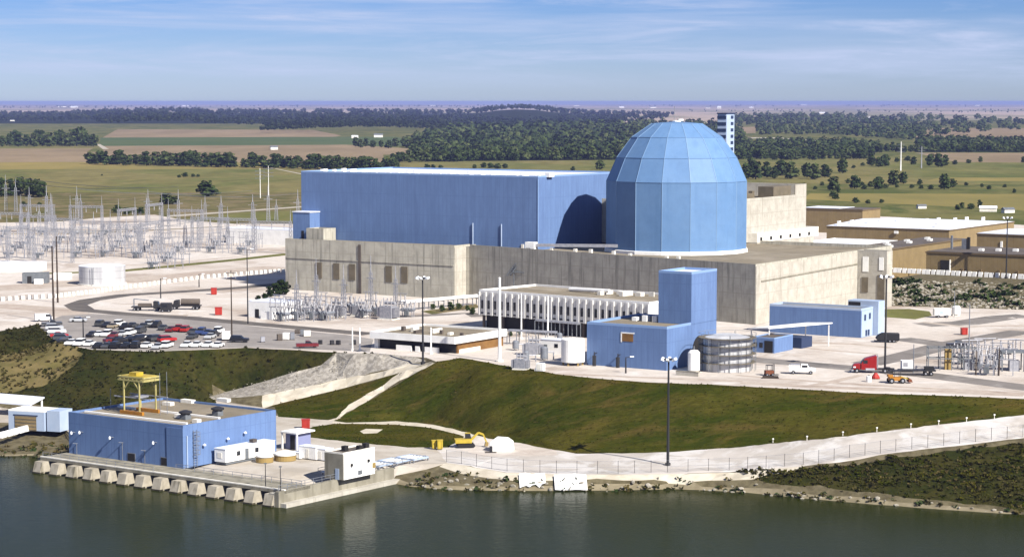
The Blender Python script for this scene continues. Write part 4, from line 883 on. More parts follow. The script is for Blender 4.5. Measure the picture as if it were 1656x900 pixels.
def utility_pole(px, py, ytop, label, arms=1, m='wood', r0=.2, z=None, name='utility_pole', cat='pole', group='poles about the yard'):
    p = G(px, py) if z is None else P(px, py, z); h = zat(p, ytop) - p.z
    t = empty(name, p, 0, label, cat, group); MB().tube((0, 0, -.1), (0, 0, h), r0, r0 * .6, 7).build('pole', M[m], t)
    for k in range(arms):
        z_ = h - .7 - k * 1.5; MB().bar((-1.3, 0, z_), (1.3, 0, z_), .16).build('crossarm', M[m], t)
        q = MB()
        for x in (-1.15, 0, 1.15): q.lathe([(.1, z_ + .08), (.13, z_ + .2), (.07, z_ + .4)], 6, c=(x, 0))
        q.build('insulators', M['insulator'], t)
    return t
utility_pole(87, 520, 398, 'tall dark wooden pole beside the car park, nearer of two', 0, r0=.32)
utility_pole(93.5, 489, 382, 'tall dark wooden pole beside the car park, farther of two', 0, r0=.32)
utility_pole(375, 545, 437, 'grey wooden pole with crossarms behind the car park', 2, 'wood', .2)
utility_pole(1566, 600, 491, 'thin grey pole in the right-hand equipment yard', 0, 'steel', .16)
utility_pole(1477, 603, 556, 'short grey pole behind the flatbed trailer', 0, 'steel', .14)
utility_pole(1615, 607, 562, 'stout dark post in the right-hand equipment yard', 0, 'wood', .2)
utility_pole(1578, 606, 568, 'second stout dark post in the right-hand equipment yard', 0, 'wood', .2)
utility_pole(1543, 512, 470, 'thin pole beside the white tank trailer', 0, 'steel', .12)
utility_pole(1432, 318, 240, 'slim grey pole far behind', 0, 'steel', .2) if False else None
for (px, py, yt, lab) in ((401, 523, 403, 'black lamp pole with short arm behind car park'), (135, 554, 513, 'small black lamp pole among the cars at left'), (210, 606, 556, 'dark lamp pole on the brush slope below the cars'), (322, 464, 443, 'small lamp pole by the concrete block row'), (260, 482, 450, 'thin lamp pole inside the asphalt loop'), (1012, 603, 577, 'low lamp beside the blue tower building wall')):
    p = G(px, py); h = zat(p, yt) - p.z; t = empty('lamp_pole', p, 0, lab, 'lamp pole', 'small lamp poles')
    MB().tube((0, 0, 0), (0, 0, h), .2, .12, 7).build('pole', M['black_metal'], t); MB().bar((0, 0, h - .1), (1.4, 0, h + .1), .12).build('arm', M['black_metal'], t); MB().box(.9, 1.8, -.22, .22, h + .02, h + .22).build('lamp_head', M['lamp_glass'], t)
for (px, py, yt, r0, lab) in ((808, 584, 450, .42, 'tallest white mast in front of the office block'), (843, 548, 476, .22, 'white pole before the office block, left of two'), (886, 548, 480, .22, 'white pole before the office block, right of two'),
                              (570, 567, 531, .2, 'short white post left of gatehouse, first of pair'), (582, 567, 531, .2, 'short white post left of gatehouse, second of pair'), (697, 572, 531, .22, 'short white post in front of the gatehouse')):
    p = G(px, py); h = zat(p, yt) - p.z; t = empty('white_mast', p, 0, lab, 'mast', 'white masts')
    MB().tube((0, 0, 0), (0, 0, h), r0, r0 * .7, 10).build('shaft', M['white'], t); MB().lathe([(r0 * 2.2, -.05), (r0 * 2.2, .35), (r0, .4)], 10).build('plinth', M['concrete_white'], t); MB().lathe([(r0 * .7, h), (r0 * .9, h + .15), (.02, h + .3)], 10).build('cap', M['white'], t)
# ------------------------------------------------------------------ perimeter fence along the bank
fl = dens(fence_line[:-2], 3.0); fz = [Vector((q.x, q.y + 1.0, ground_z(q.x, q.y + 1.0))) for q in fl]
nf = 92; idx = [round(k * (len(fz) - 1) / nf) for k in range(nf + 1)]
fe = empty('perimeter_fence', fz[0], 0, 'long chain-link fence on thin posts between the road and lake bank', 'fence')
q = MB()
for a, b_ in zip(idx[:-1], idx[1:]):
    for h in (2.4, 1.2, .1): q.bar(fz[a] - fz[0] + Vector((0, 0, h)), fz[b_] - fz[0] + Vector((0, 0, h)), .035)
q.build('wire', M['galv'], fe)
for i in idx: MB().bar(fz[i] - fz[0], fz[i] - fz[0] + Vector((0, 0, 2.5)), .07).build('post', M['grey_box'], fe)
cm_ = bpy.data.materials.new('chain_link'); cm_.use_nodes = True; n, l = nt(cm_); b = n['Principled BSDF']; b.inputs['Base Color'].default_value = (.2, .2, .2, 1); b.inputs['Alpha'].default_value = .10
q = MB()
for a, b_ in zip(idx[:-1], idx[1:]):
    A_, B_ = fz[a] - fz[0], fz[b_] - fz[0]; q.add([A_, B_, B_ + Vector((0, 0, 2.4)), A_ + Vector((0, 0, 2.4))], [(0, 1, 2, 3)])
q.build('mesh_panel', cm_, fe)
for k, (px, py) in enumerate(((1250, 716), (1305, 712), (1363, 705), (1418, 698), (1473, 692), (1518, 687), (1563, 682), (1608, 677))):
    p = G(px, py); t = empty('marker_post', p, 0, '%s white marker from the left along the upper edge of perimeter road' % ORD[k + 1], 'marker', 'white markers along the perimeter road')
    MB().lathe([(.07, 0), (.06, .75)], 8).build('stem', M['concrete_white'], t); MB().lathe([(.05, .7), (.2, .78), (.2, .95), (.05, 1.0)], 8).build('head', M['white'], t)
# ------------------------------------------------------------------ concrete block rows
def block_row(seq, n_, w, d, h, z, lab, grp, cat='concrete block', m='concrete_white'):
    c = dens(pts([(a[0], a[1], z) for a in seq]), .25); mb = MB()
    mb.prism([(-d / 2, 0), (d / 2, 0), (d * .3, h), (-d * .3, h)], 'x', -w / 2, w / 2); me = mb.mesh('barrier_block', M[m])
    for k in range(n_):
        i = round(k * (len(c) - 1) / max(1, n_ - 1)); a = c[max(0, i - 4)]; b_ = c[min(len(c) - 1, i + 4)]
        o = bpy.data.objects.new('barrier_block', me); COL.objects.link(o); o.location = c[i]; o.rotation_euler = (0, 0, math.atan2(b_.y - a.y, b_.x - a.x) + random.uniform(-.05, .05))
        tag(o, lab % ordn(k + 1), cat, grp)
block_row([(98, 480), (150, 474), (200, 467), (260, 459), (330, 450), (400, 444), (458, 440)], 48, 1.15, .9, 1.25, 0, '%s pale block from the left in row behind the asphalt loop', 'concrete blocks along the yard road')
block_row([(4, 486), (50, 483), (92, 481)], 9, 1.2, .9, 1.2, 0, '%s pale block from the left edge in the short row', 'concrete blocks at the left edge')
block_row([(1440, 440), (1540, 445), (1656, 451), (1700, 453)], 34, 1.25, 1.0, 1.5, TER, '%s white block from the left along the rocky terrace edge', 'white blocks along the terrace edge', m='white')
block_row([(4, 707), (52, 694)], 6, 1.9, .9, 1.25, -11.1, '%s white block from the left on the left shore', 'white blocks on the left shore', m='white')
# ------------------------------------------------------------------ vehicles
PAINT = {}
def paint(nm, c):
    if nm not in PAINT: PAINT[nm] = mat('paint_' + nm, c, rough=.3, spec=.5)
    return PAINT[nm]
COLS = {'white': (.75, .75, .74), 'black': (.012, .012, .014), 'dark grey': (.05, .052, .055), 'silver': (.38, .39, .40), 'red': (.30, .015, .012), 'dark red': (.12, .012, .012), 'blue': (.03, .05, .14), 'tan': (.24, .2, .14)}
WHEEL = MB().tube((0, -.12, 0), (0, .12, 0), .34, n=12).mesh('wheel', M['rubber'])
CACHE = {}
def car_parts(kind, col):
    if (kind, col) in CACHE: return CACHE[(kind, col)]
    pm_ = paint(col, COLS[col])
    def pr(p, w0, w1, belt, m):
        b_ = MB().prism(p, 'y', -w0, w0); b_.v = [(x, y * (w1 / w0 if z > belt else 1), z) for (x, y, z) in b_.v]; return b_.mesh('body', m)
    if kind == 'sedan':
        body = pr([(-2.3, .3), (2.3, .3), (2.35, .62), (2.2, .82), (.95, .95), (-1.5, .98), (-2.25, .92), (-2.35, .6)], .88, .84, .7, pm_)
        cab = pr([(1.0, .93), (.25, 1.38), (-.95, 1.4), (-1.65, .96)], .80, .62, 1.1, M['glass']); roof = pr([(.28, 1.375), (.2, 1.42), (-.9, 1.44), (-1.0, 1.385)], .63, .60, 1.41, pm_); wb = 1.4
    elif kind == 'pickup':
        body = pr([(-2.75, .42), (2.7, .42), (2.75, .95), (2.6, 1.12), (1.2, 1.18), (-.6, 1.2), (-.62, 1.12), (-2.75, 1.12)], .95, .92, .9, pm_)
        cab = pr([(1.25, 1.15), (.6, 1.72), (-.45, 1.74), (-.65, 1.17)], .87, .7, 1.4, M['glass']); roof = pr([(.62, 1.71), (.55, 1.78), (-.42, 1.79), (-.5, 1.72)], .71, .69, 1.75, pm_); wb = 1.75
    else:
        body = pr([(-2.35, .38), (2.35, .38), (2.4, .8), (2.25, 1.02), (1.05, 1.1), (-2.2, 1.12), (-2.4, .9)], .93, .9, .8, pm_)
        cab = pr([(1.1, 1.08), (.45, 1.68), (-1.95, 1.7), (-2.28, 1.1)], .86, .72, 1.3, M['glass']); roof = pr([(.5, 1.66), (.42, 1.75), (-1.9, 1.77), (-2.0, 1.68)], .73, .71, 1.72, pm_); wb = 1.45
    CACHE[(kind, col)] = (body, cab, roof, wb); return CACHE[(kind, col)]
def car(px, py, kind, col, head, label, group='cars parked in the car park', z=0):
    p = P(px, py, z); t = empty('parked_car', p, head, label, {'sedan': 'car', 'pickup': 'pickup truck', 'suv': 'car'}[kind], group)
    body, cab, roof, wb = car_parts(kind, col)
    for nm, me in (('body', body), ('windows', cab), ('roof', roof)):
        o = bpy.data.objects.new(nm, me); COL.objects.link(o); o.parent = t
    for x in (wb, -wb):
        for y in (-.8, .8):
            o = bpy.data.objects.new('wheel', WHEEL); COL.objects.link(o); o.parent = t; o.location = (x, y, .34)
    return t
h1 = R(80)
rows = {'rear': [(163, 527, 'dark grey', 'suv'), (173, 528.5, 'black', 'sedan'), (183, 530, 'tan', 'sedan'), (193, 526.5, 'white', 'suv'), (203, 532, 'black', 'pickup'), (215, 529, 'dark grey', 'sedan'), (233, 530, 'dark grey', 'sedan'), (243, 527, 'silver', 'suv'), (253, 529, 'black', 'suv'),
              (265, 533, 'dark grey', 'sedan'), (277, 536, 'dark red', 'sedan'), (289, 535, 'red', 'pickup'), (301, 536, 'red', 'suv'), (313, 539, 'dark grey', 'sedan'), (325, 540, 'blue', 'suv'), (336, 541, 'blue', 'sedan'), (346, 544, 'black', 'suv'), (354, 538, 'white', 'suv')],
        'middle': [(149, 544, 'black', 'sedan'), (161, 543, 'white', 'sedan'), (173, 543.5, 'white', 'suv'), (184, 545, 'dark red', 'sedan'), (197, 543, 'silver', 'sedan'), (210, 541, 'white', 'suv'), (227, 538, 'dark grey', 'suv'), (311, 547, 'dark grey', 'sedan'), (340, 547, 'silver', 'sedan')],
        'inner': [(182, 553, 'dark red', 'sedan'), (196, 553, 'black', 'sedan'), (209, 551.5, 'dark grey', 'sedan'), (223, 552, 'black', 'suv'), (240, 550, 'black', 'sedan'), (254, 551, 'dark grey', 'suv'), (270, 552.5, 'red', 'suv')],
        'front': [(115, 557, 'white', 'sedan'), (129, 558.5, 'white', 'suv'), (145, 558.5, 'white', 'sedan'), (160, 562, 'black', 'sedan'), (173, 562.5, 'dark grey', 'sedan'), (188, 562.5, 'black', 'suv'), (205, 562, 'black', 'sedan'), (221, 562, 'black', 'suv'), (238, 561.5, 'white', 'sedan'),
                  (255, 563.5, 'silver', 'sedan'), (270, 561.5, 'white', 'suv'), (302, 560.5, 'white', 'sedan'), (318, 560.5, 'white', 'sedan'), (336, 560.5, 'white', 'sedan'), (353, 561, 'white', 'sedan')]}
for rn, rw in rows.items():
    for k, (px, py, col, kind) in enumerate(rw):
        kd = {'sedan': 'saloon car', 'suv': 'estate car', 'pickup': 'pickup'}[kind]
        car(px, py, kind, col, h1 + (math.pi if random.random() < .5 else 0) + random.uniform(-.05, .05) + (R(-40) if rn == 'inner' else 0), '%s %s, %s from the left in the %s row of the car park' % (col, kd, ordn(k + 1), rn))
for k, (px, py, col, kind) in enumerate(((84, 527, 'dark grey', 'pickup'), (88, 533, 'silver', 'suv'), (92, 539, 'white', 'suv'), (96, 545, 'red', 'sedan'), (101, 550, 'dark grey', 'suv'), (107, 554, 'black', 'sedan'))):
    car(px, py, kind, col, R(15) + random.uniform(-.06, .06), '%s %s, %s from the back in the slanting row at left' % (col, {'sedan': 'saloon car', 'suv': 'estate car', 'pickup': 'pickup'}[kind], ordn(k + 1)))
car(127, 520, 'sedan', 'silver', R(4), 'lone silver saloon driving on the road behind the car park', 'cars driving about the yard')
car(387, 553, 'suv', 'black', R(-6), 'black estate car at the right end of the car park')
car(497, 562, 'pickup', 'dark red', R(10), 'dark red pickup at the grass edge right of car park')
car(1549, 562, 'pickup', 'black', R(8), 'black pickup in the right yard by the steel frames', 'cars driving about the yard')
def wheels(t, xs, w=.95, r=.5):
    me = MB().tube((0, -.17, 0), (0, .17, 0), r, n=14).mesh('wheel', M['rubber']); hm = MB().tube((0, -.18, 0), (0, .18, 0), r * .45, n=10).mesh('hub', M['galv'])
    for x in xs:
        for y in (-w, w):
            o = bpy.data.objects.new('wheel', me); COL.objects.link(o); o.parent = t; o.location = (x, y, r)
            g = bpy.data.objects.new('hub', hm); COL.objects.link(g); g.parent = o
def van(px, py, head, label, w=1.0):
    t = empty('parked_van', P(px, py, 0), head, label, 'van'); b_ = MB().prism([(-2.6, .4), (2.6, .4), (2.6, 1.0), (1.9, 1.25), (1.3, 2.1), (-2.6, 2.15)], 'y', -w, w).build('body', M['white'], t, bevel=.06)
    MB().prism([(1.84, 1.32), (1.36, 2.0), (1.42, 2.02), (1.9, 1.34)], 'y', -w * .85, w * .85).build('windscreen', M['glass'], t); MB().box(.2, 1.3, -w - .01, w + .01, 1.35, 1.95).build('side_window', M['glass'], t); wheels(t, (1.6, -1.6), w * .9, .36)
van(72, 519, R(20), 'white box van at the far end of slanting car row')
van(366, 549, R(95), 'white van near the right end of the car park')
# white service truck on the apron
t = empty('service_truck', P(1297, 604, 0), R(-8), 'white utility truck with tool boxes on the apron left of lorry', 'truck')
MB().prism([(-2.9, .6), (2.9, .6), (2.95, 1.1), (2.75, 1.3), (1.7, 1.42), (-2.9, 1.42)], 'y', -1, 1).build('body', M['white'], t, bevel=.05)
MB().prism([(1.75, 1.42), (1.2, 2.15), (-.2, 2.2), (-.35, 1.42)], 'y', -.92, .92).build('cab', M['white'], t, bevel=.05); MB().prism([(1.72, 1.5), (1.25, 2.08), (1.33, 2.1), (1.8, 1.52)], 'y', -.8, .8).build('windscreen', M['glass'], t); MB().box(-.05, 1.2, -.935, .935, 1.52, 2.05).build('side_window', M['glass'], t)
MB().box(-2.9, -.5, -1.02, -.5, 1.43, 2.0).box(-2.9, -.5, .5, 1.02, 1.43, 2.0).build('tool_box', M['white'], t); MB().box(-2.6, -.5, -.9, .9, 2.05, 2.2).build('ladder_rack', M['galv'], t); wheels(t, (1.9, -1.9), .9, .42)
# red semi tractor, nose left
t = empty('semi_lorry', P(1392, 602, 0), R(180 - 5), 'red conventional semi tractor facing left on the service road', 'lorry')
t.location = P(1408, 602, 0)
MB().prism([(4.0, .75), (4.05, 1.6), (3.75, 1.95), (2.2, 2.15), (2.2, .75)], 'y', -.95, .95).build('hood', M['red_paint'], t, bevel=.12)
MB().prism([(2.2, .75), (2.2, 2.15), (1.55, 3.1), (1.2, 3.3), (-1.0, 3.9), (-1.2, 3.9), (-1.2, .75)], 'y', -1.2, 1.2).build('cab', M['red_paint'], t, bevel=.1)
MB().prism([(2.15, 2.22), (1.6, 3.02), (1.68, 3.06), (2.24, 2.24)], 'y', -1.02, 1.02).build('windscreen', M['glass'], t); MB().box(.8, 1.75, -1.22, 1.22, 2.15, 2.9).build('side_window', M['glass'], t)
MB().box(4.051, 4.12, -.6, .6, .95, 1.75).build('grille', M['galv'], t); MB().box(3.9, 4.3, -1.2, 1.2, .45, .8).build('bumper', M['galv'], t)
for y in (-1.02, 1.02): MB().box(3.4, 3.9, y - .12, y + .12, 1.2, 1.45).build('headlight', M['lamp_glass'], t)
for y in (-1.05, 1.05): MB().tube((-1.45, y, 1.0), (-1.45, y, 4.0), .1, n=8).build('exhaust_stack', M['galv'], t); MB().tube((-.8, y, .8), (1.2, y, .8), .35, n=12).build('fuel_tank', M['galv'], t)
MB().box(-5.2, -1.2, -.5, .5, .7, 1.05).build('chassis', M['black_metal'], t); MB().lathe([(.7, 1.06), (.7, 1.25), (.3, 1.3)], 12, c=(-3.6, 0)).build('fifth_wheel', M['black_metal'], t)
wheels(t, (3.1, -3.1, -4.4), 1.0, .52)
# flatbed trailer with white box
t = empty('flatbed_trailer', P(1483, 606, 0), R(175), 'low black flatbed trailer behind the red semi tractor', 'trailer'); MB().box(-4.0, 4.2, -1.2, 1.2, .95, 1.25).build('bed', M['black_metal'], t); MB().bar((4.2, 0, 1.0), (6.4, 0, .7), .4).build('gooseneck', M['black_metal'], t)
q = MB(); q.box(-3.6, -1.6, -1.0, 1.0, 1.26, 1.9); q.build('load', M['rubber'], t); wheels(t, (-1.8, -3.0), 1.0, .45)
t = empty('equipment_crate', P(1466, 600, 0), R(-6), 'tall white crate standing behind the red semi tractor', 'crate'); MB().box(-1.3, 1.3, -1, 1, .15, 2.5).build('body', M['white'], t, bevel=.05); MB().box(-.8, .2, -1.03, -1.001, 1.2, 2.1).build('panel', M['galv'], t); MB().box(-1.3, 1.3, -.8, -.5, 0, .149).box(-1.3, 1.3, .5, .8, 0, .149).build('skids', M['wood'], t)
# tarped trailer
t = empty('tarped_trailer', P(1437, 553, 0), R(-3), 'black tarpaulin-covered trailer with rounded nose on the white apron', 'trailer')
MB().prism([(-2.8, .5), (2.6, .5), (2.6, 2.3), (-1.6, 2.4), (-2.6, 1.9), (-3.3, 1.1)], 'y', -1.1, 1.1).build('tarpaulin', M['tarp'], t, bevel=.15); MB().box(-3.6, 2.4, -.5, .5, .3, .49).build('chassis', M['black_metal'], t); wheels(t, (.2, 1.2), 1.0, .38)
# orange loader
def loader(px, py, head, label, name, cat, body='orange', arm='yellow'):
    t = empty(name, P(px, py, ground_z(*P(px, py, 0).xy) if False else 0), head, label, cat)
    MB().box(-1.6, 1.4, -.8, .8, .6, 1.35).build('body', M[body], t, bevel=.08); MB().box(-1.9, -.8, -.7, .7, 1.36, 1.9).build('engine_cover', M[body], t, bevel=.08)
    q = MB()
    for (x, y) in ((-.6, -.7), (-.6, .7), (.8, -.7), (.8, .7)): q.bar((x, y, 1.3), (x, y, 2.6), .1)
    q.box(-.75, .95, -.8, .8, 2.6, 2.72); q.build('cab_frame', M['black_metal'], t)
    MB().bar((.9, -.6, 1.4), (2.7, -.6, .9), .2).bar((.9, .6, 1.4), (2.7, .6, .9), .2).build('lift_arm', M[arm], t); MB().prism([(2.5, .3), (3.4, .25), (3.2, .8), (2.6, 1.2)], 'y', -1, 1).build('bucket', M['rust'], t); wheels(t, (1.2, -1.2), .95, .6); return t
loader(1449, 619, R(5), 'orange and yellow front loader in front of the red lorry', 'front_loader', 'loader')
t = empty('forklift', P(1244, 607, 0), R(12), 'small dark red forklift at the edge of the apron near scaffolded tank', 'forklift'); MB().box(-1, .9, -.6, .6, .35, 1.2).build('body', M['rust'], t, bevel=.06); q = MB(); [q.bar((x, y, 1.2), (x, y, 2.3), .09) for (x, y) in ((-.6, -.5), (-.6, .5), (.6, -.5), (.6, .5))]; q.box(-.7, .7, -.6, .6, 2.3, 2.4); q.build('overhead_guard', M['black_metal'], t); MB().bar((1.0, -.4, .2), (1.0, -.4, 2.6), .12).bar((1.0, .4, .2), (1.0, .4, 2.6), .12).build('mast', M['black_metal'], t); MB().box(1.06, 2.2, -.45, -.3, .15, .25).box(1.06, 2.2, .3, .45, .15, .25).build('fork', M['black_metal'], t); wheels(t, (.6, -.7), .55, .3)
t = empty('pallet_stack', P(1246, 611, 0), R(-5), 'low dark pallet of timber in front of the forklift', 'pallet')
for k in range(3): MB().box(-1.7, 1.7, -.6 + k * .42, -.25 + k * .42, .15, .45).build('timber', M['wood'], t)
MB().box(-1.8, 1.8, -.7, .75, .02, .14).build('base', M['wood'], t)
t = empty('water_drum', P(1405, 617, 0), 0, 'small white drum left of the orange loader', 'drum'); MB().lathe([(.55, 0), (.58, .5), (.55, 1.2), (.3, 1.35)], 14).build('shell', M['white'], t, smooth=False); MB().lathe([(.25, 1.3), (.25, 1.45)], 8).build('cap', M['dark'], t)
t = empty('red_hopper', P(1416, 612, 0), 0, 'small red hopper behind the white drum', 'hopper'); MB().lathe([(.9, .1), (.9, .4), (.3, 1.3)], 10).build('shell', M['red'], t); MB().lathe([(1.0, 0), (1.0, .12)], 10).build('base', M['rust'], t)
# red skips
def skip(px, py, z, w, d, h, label, m='red', head=0.1, cat='container'):
    t = empty('waste_container', P(px, py, z), head, label, cat); MB().prism([(-w / 2 + .03, .1), (w / 2 - .03, .1), (w / 2, h), (-w / 2, h)], 'y', -d / 2, d / 2).build('body', M[m], t, bevel=.04)
    MB().box(-w / 2 - .06, w / 2 + .06, -d / 2 - .06, d / 2 + .06, h + .002, h + .12).build('lid', M[m], t)
    for x in (-w * .3, w * .3): MB().box(x - .07, x + .07, -d / 2 - .08, -d / 2 - .01, .2, h - .1).build('rib', M[m], t)
skip(346, 476, 0, 1.8, 1.8, 2.0, 'red container inside the asphalt loop, farther one'); skip(353.5, 509, 0, 2.0, 1.8, 2.1, 'red container inside the asphalt loop, nearer one'); skip(494.5, 692, DECK, 1.8, 1.8, 1.9, 'red container beside the lawn at the pump house'); skip(1559, 541, 0, 1.6, 1.4, 1.7, 'red container in the right-hand yard')
skip(702, 725, DECK, .95, .9, 1.7, 'yellow container by the lakeside road, left one', 'yellow'); skip(711.5, 726, DECK, 1.15, .9, 1.9, 'yellow container by the lakeside road, right one', 'yellow')
# yellow excavator
t = empty('excavator', P(753, 722, DECK), R(8), 'yellow tracked excavator parked on the lakeside road', 'excavator')
for y in (-1.0, 1.0): MB().prism([(-1.9, .35), (-1.6, .05), (1.6, .05), (1.9, .35), (1.7, .75), (-1.7, .75)], 'y', y - .28, y + .28).build('track', M['rubber'], t)
MB().box(-2.3, 1.2, -1.1, 1.1, .85, 1.7).build('house', M['yellow'], t, bevel=.12); MB().prism([(0.0, 1.71), (1.2, 1.71), (1.0, 2.7), (0.0, 2.75)], 'y', .15, 1.05).build('cab', M['glass'], t); MB().box(-.05, 1.05, .1, 1.1, 2.76, 2.86).build('cab_roof', M['yellow'], t)
MB().bar((1.1, -.3, 1.5), (2.6, -.3, 3.0), .42).bar((2.6, -.3, 3.0), (3.6, -.3, 2.6), .38).build('boom', M['yellow'], t); MB().bar((3.6, -.3, 2.7), (4.3, -.3, 1.0), .28).build('stick', M['yellow'], t); MB().prism([(3.9, .2), (4.6, .15), (4.7, .9), (4.1, 1.0)], 'y', -.75, .15).build('bucket', M['tank_tan'], t); MB().lathe([(.7, .76), (.7, .84)], 12).build('turntable', M['black_metal'], t)
t = empty('white_tent', P(809, 730, DECK - .1), R(-12), 'white tarpaulin shelter on the gravel right of excavator', 'tent'); MB().prism([(-2.3, 0), (2.3, 0), (2.1, 1.9), (1.0, 2.6), (-1.2, 2.7), (-2.2, 1.9)], 'y', 0, 3.2).build('cover', M['white'], t, bevel=.1); MB().prism([(-.7, .02), (.5, .02), (.4, 1.5), (-.6, 1.5)], 'y', -.03, -.005).build('flap', M['concrete_white'], t)
t = empty('pump_skid', P(794, 731, DECK - .1), 0, 'small dark pump on a mat left of white shelter', 'pump'); MB().box(-.3, .3, -.3, .3, .05, 1.3).build('body', M['black_metal'], t); MB().box(-1.2, 1.1, -.8, .7, .01, .08).build('mat', M['dark_roof'], t)
for (px, w_, lab, n_) in ((861, 5.0, 'white plastic sheet on the bank near waterline, left one', 1), (923, 6.2, 'white plastic sheet on the bank near waterline, right one', 2)):
    p = G(px, 781, -12.8); t = empty('bank_sheet', p, R(2), lab, 'sheet'); vs = []; fs = []
    for i in range(9):
        for j in range(4):
            x = -w_ / 2 + w_ * i / 8; y = -1.9 + 4.4 * j / 3 + (.3 * (i % 3) if j == 0 and n_ == 1 else 0); vs.append((x, y, ground_z(p.x + x, p.y + y) - p.z + .42 + .05 * math.sin(i * 2.1 + j)))
    for i in range(8):
        for j in range(3): fs.append((i * 4 + j, i * 4 + 4 + j, i * 4 + 5 + j, i * 4 + 1 + j))
    MB().add(vs, fs).build('plastic', M['white'], t); MB().tube((-w_ / 2, 2.2, ground_z(p.x - w_ / 2, p.y + 2.2) - p.z + .2), (w_ / 2, 2.2, ground_z(p.x + w_ / 2, p.y + 2.2) - p.z + .2), .12, n=6).build('edge_roll', M['white'], t)
# equipment in the asphalt loop (dark lorries)
def lorry(px, py, head, label, load):
    t = empty('flatbed_lorry', P(px, py, 0), head, label, 'lorry'); MB().box(-4.4, 1.8, -1.2, 1.2, 1.0, 1.3).build('bed', M['black_metal'], t); MB().prism([(2.0, .6), (4.0, .6), (4.1, 1.5), (3.4, 1.8), (3.2, 2.7), (2.0, 2.8)], 'y', -1.15, 1.15).build('cab', M['black_metal'], t, bevel=.08); MB().prism([(3.46, 1.85), (3.26, 2.6), (3.33, 2.62), (3.55, 1.87)], 'y', -1, 1).build('windscreen', M['glass'], t)
    if load == 'crane': MB().bar((-3.8, 0, 1.3), (-3.8, 0, 3.4), .3).bar((-3.8, 0, 3.4), (.5, 0, 3.0), .25).build('crane_arm', M['steel'], t); MB().box(-2.5, 1.2, -.9, .9, 1.31, 2.1).build('load', M['dark_roof'], t)
    else: MB().tube((-4.0, 0, 2.2), (1.4, 0, 2.2), .95, n=14).build('tank', M['dark_roof'], t)
    wheels(t, (3.1, -2.4, -3.5), 1.0, .5)
lorry(238, 502, R(-2), 'dark flatbed lorry with small crane inside asphalt loop', 'crane'); lorry(301, 500, R(176), 'dark tank lorry inside the asphalt loop', 'tank')
t = empty('dark_machine', P(269, 504, 0), 0, 'boxy dark machine between the two lorries in the loop', 'machine'); MB().box(-1.6, 1.6, -1, 1, .3, 2.6).build('body', M['black_metal'], t, bevel=.08); MB().box(-1.2, .4, -1.03, -1.001, 1.4, 2.2).build('window', M['glass'], t); wheels(t, (.9, -.9), .95, .4)
t = empty('tank_trailer', P(1523, 513, 0), R(2), 'white tank trailer on the right yard below the rocky bank', 'trailer'); MB().box(-2.3, 2.3, -1.1, 1.1, .6, 2.5).build('body', M['white'], t, bevel=.1); MB().box(-.8, .2, -1.13, -1.101, 1.2, 1.8).build('panel', M['pale_blue'], t); wheels(t, (1.2, -1.2), 1.0, .42)
t = empty('white_tank', P(1546, 510, 0), 0, 'short white round tank right of the tank trailer', 'tank'); MB().lathe([(1.2, .5), (1.2, 2.4), (.8, 2.8), (.02, 2.9)], 18).build('shell', M['white'], t); MB().box(-1.0, 1.0, -.8, .8, 0, .49).build('base', M['concrete_white'], t)
# small crates right of the car park
for k, (px, py, w_, h_, m_) in enumerate(((425, 553, 1.0, 1.4, 'galv'), (452, 550, 1.2, 1.6, 'dark_roof'), (463, 549, 1.6, 1.8, 'white'), (473, 549, 1.0, 1.9, 'steel'), (481, 539, 1.3, 1.0, 'dark_roof'), (489, 542, 1.0, 1.5, 'grey_box'), (497, 544, 1.7, 1.6, 'concrete_white'), (518, 556, .9, 1.0, 'black_metal'), (537, 557, .9, 1.1, 'black_metal'), (547, 557, .9, 1.1, 'black_metal'), (573, 557, .8, 1.2, 'black_metal'))):
    t = empty('equipment_crate', P(px, py, 0), random.uniform(-.4, .4), '%s small crate from the left on the apron between car park and gatehouse' % ORD[k + 1], 'crate', 'crates on the apron'); MB().box(-w_ / 2, w_ / 2, -.5, .5, .12, h_).build('box', M[m_], t, bevel=.04); MB().box(-w_ / 2 - .05, w_ / 2 + .05, -.55, .55, 0, .11).build('pallet', M['wood'], t)
# ------------------------------------------------------------------ tanks and process equipment
p = P(158.5, 462, 0); r_ = 37.5 / F * (p.y * math.cos(PIT) + 60 * math.sin(PIT)); p.y += r_; h = zat(p, 429)
t = empty('storage_tank', p, 0, 'large silver cylindrical water tank behind the car park', 'tank'); MB().lathe([(r_, 0), (r_, h)], 40).build('shell', M['tank_metal'], t, smooth=False); MB().lathe([(r_ + .08, h + .01), (r_ * .6, h + .35), (.02, h + .5)], 40).build('roof', M['white_roof'], t)
MB().lathe([(r_ + .5, -.02), (r_ + .5, .3), (r_ + .02, .31)], 40).build('base_ring', M['concrete_white'], t); q = MB(); q.bar((-2, -r_ - .3, 0), (-2, -r_ - .3, h), .12); q.bar((-1.4, -r_ - .3, 0), (-1.4, -r_ - .3, h), .12); q.build('ladder', M['steel'], t)
p = P(1180, 603, 0); r_ = 39 / F * (p.y + 6); p.y += r_ + .6; h = zat(p, 545)
t = empty('scaffolded_tank', p, 0, 'silver tank wrapped in scaffolding beside the blue tower building', 'tank'); MB().lathe([(r_, 0), (r_, h), (r_ - .1, h + .05), (r_ * .5, h + .7), (.02, h + 1.0)], 36).build('shell', M['tank_metal'], t)
sr = r_ + 1.1
for k in range(16):
    a = 2 * math.pi * k / 16; q = MB()
    for s in (sr, sr - .9): q.bar((s * math.cos(a), s * math.sin(a), 0), (s * math.cos(a), s * math.sin(a), h + .9 - (k % 3) * .7), .09)
    q.build('scaffold_pole', M['grey_box'], t)
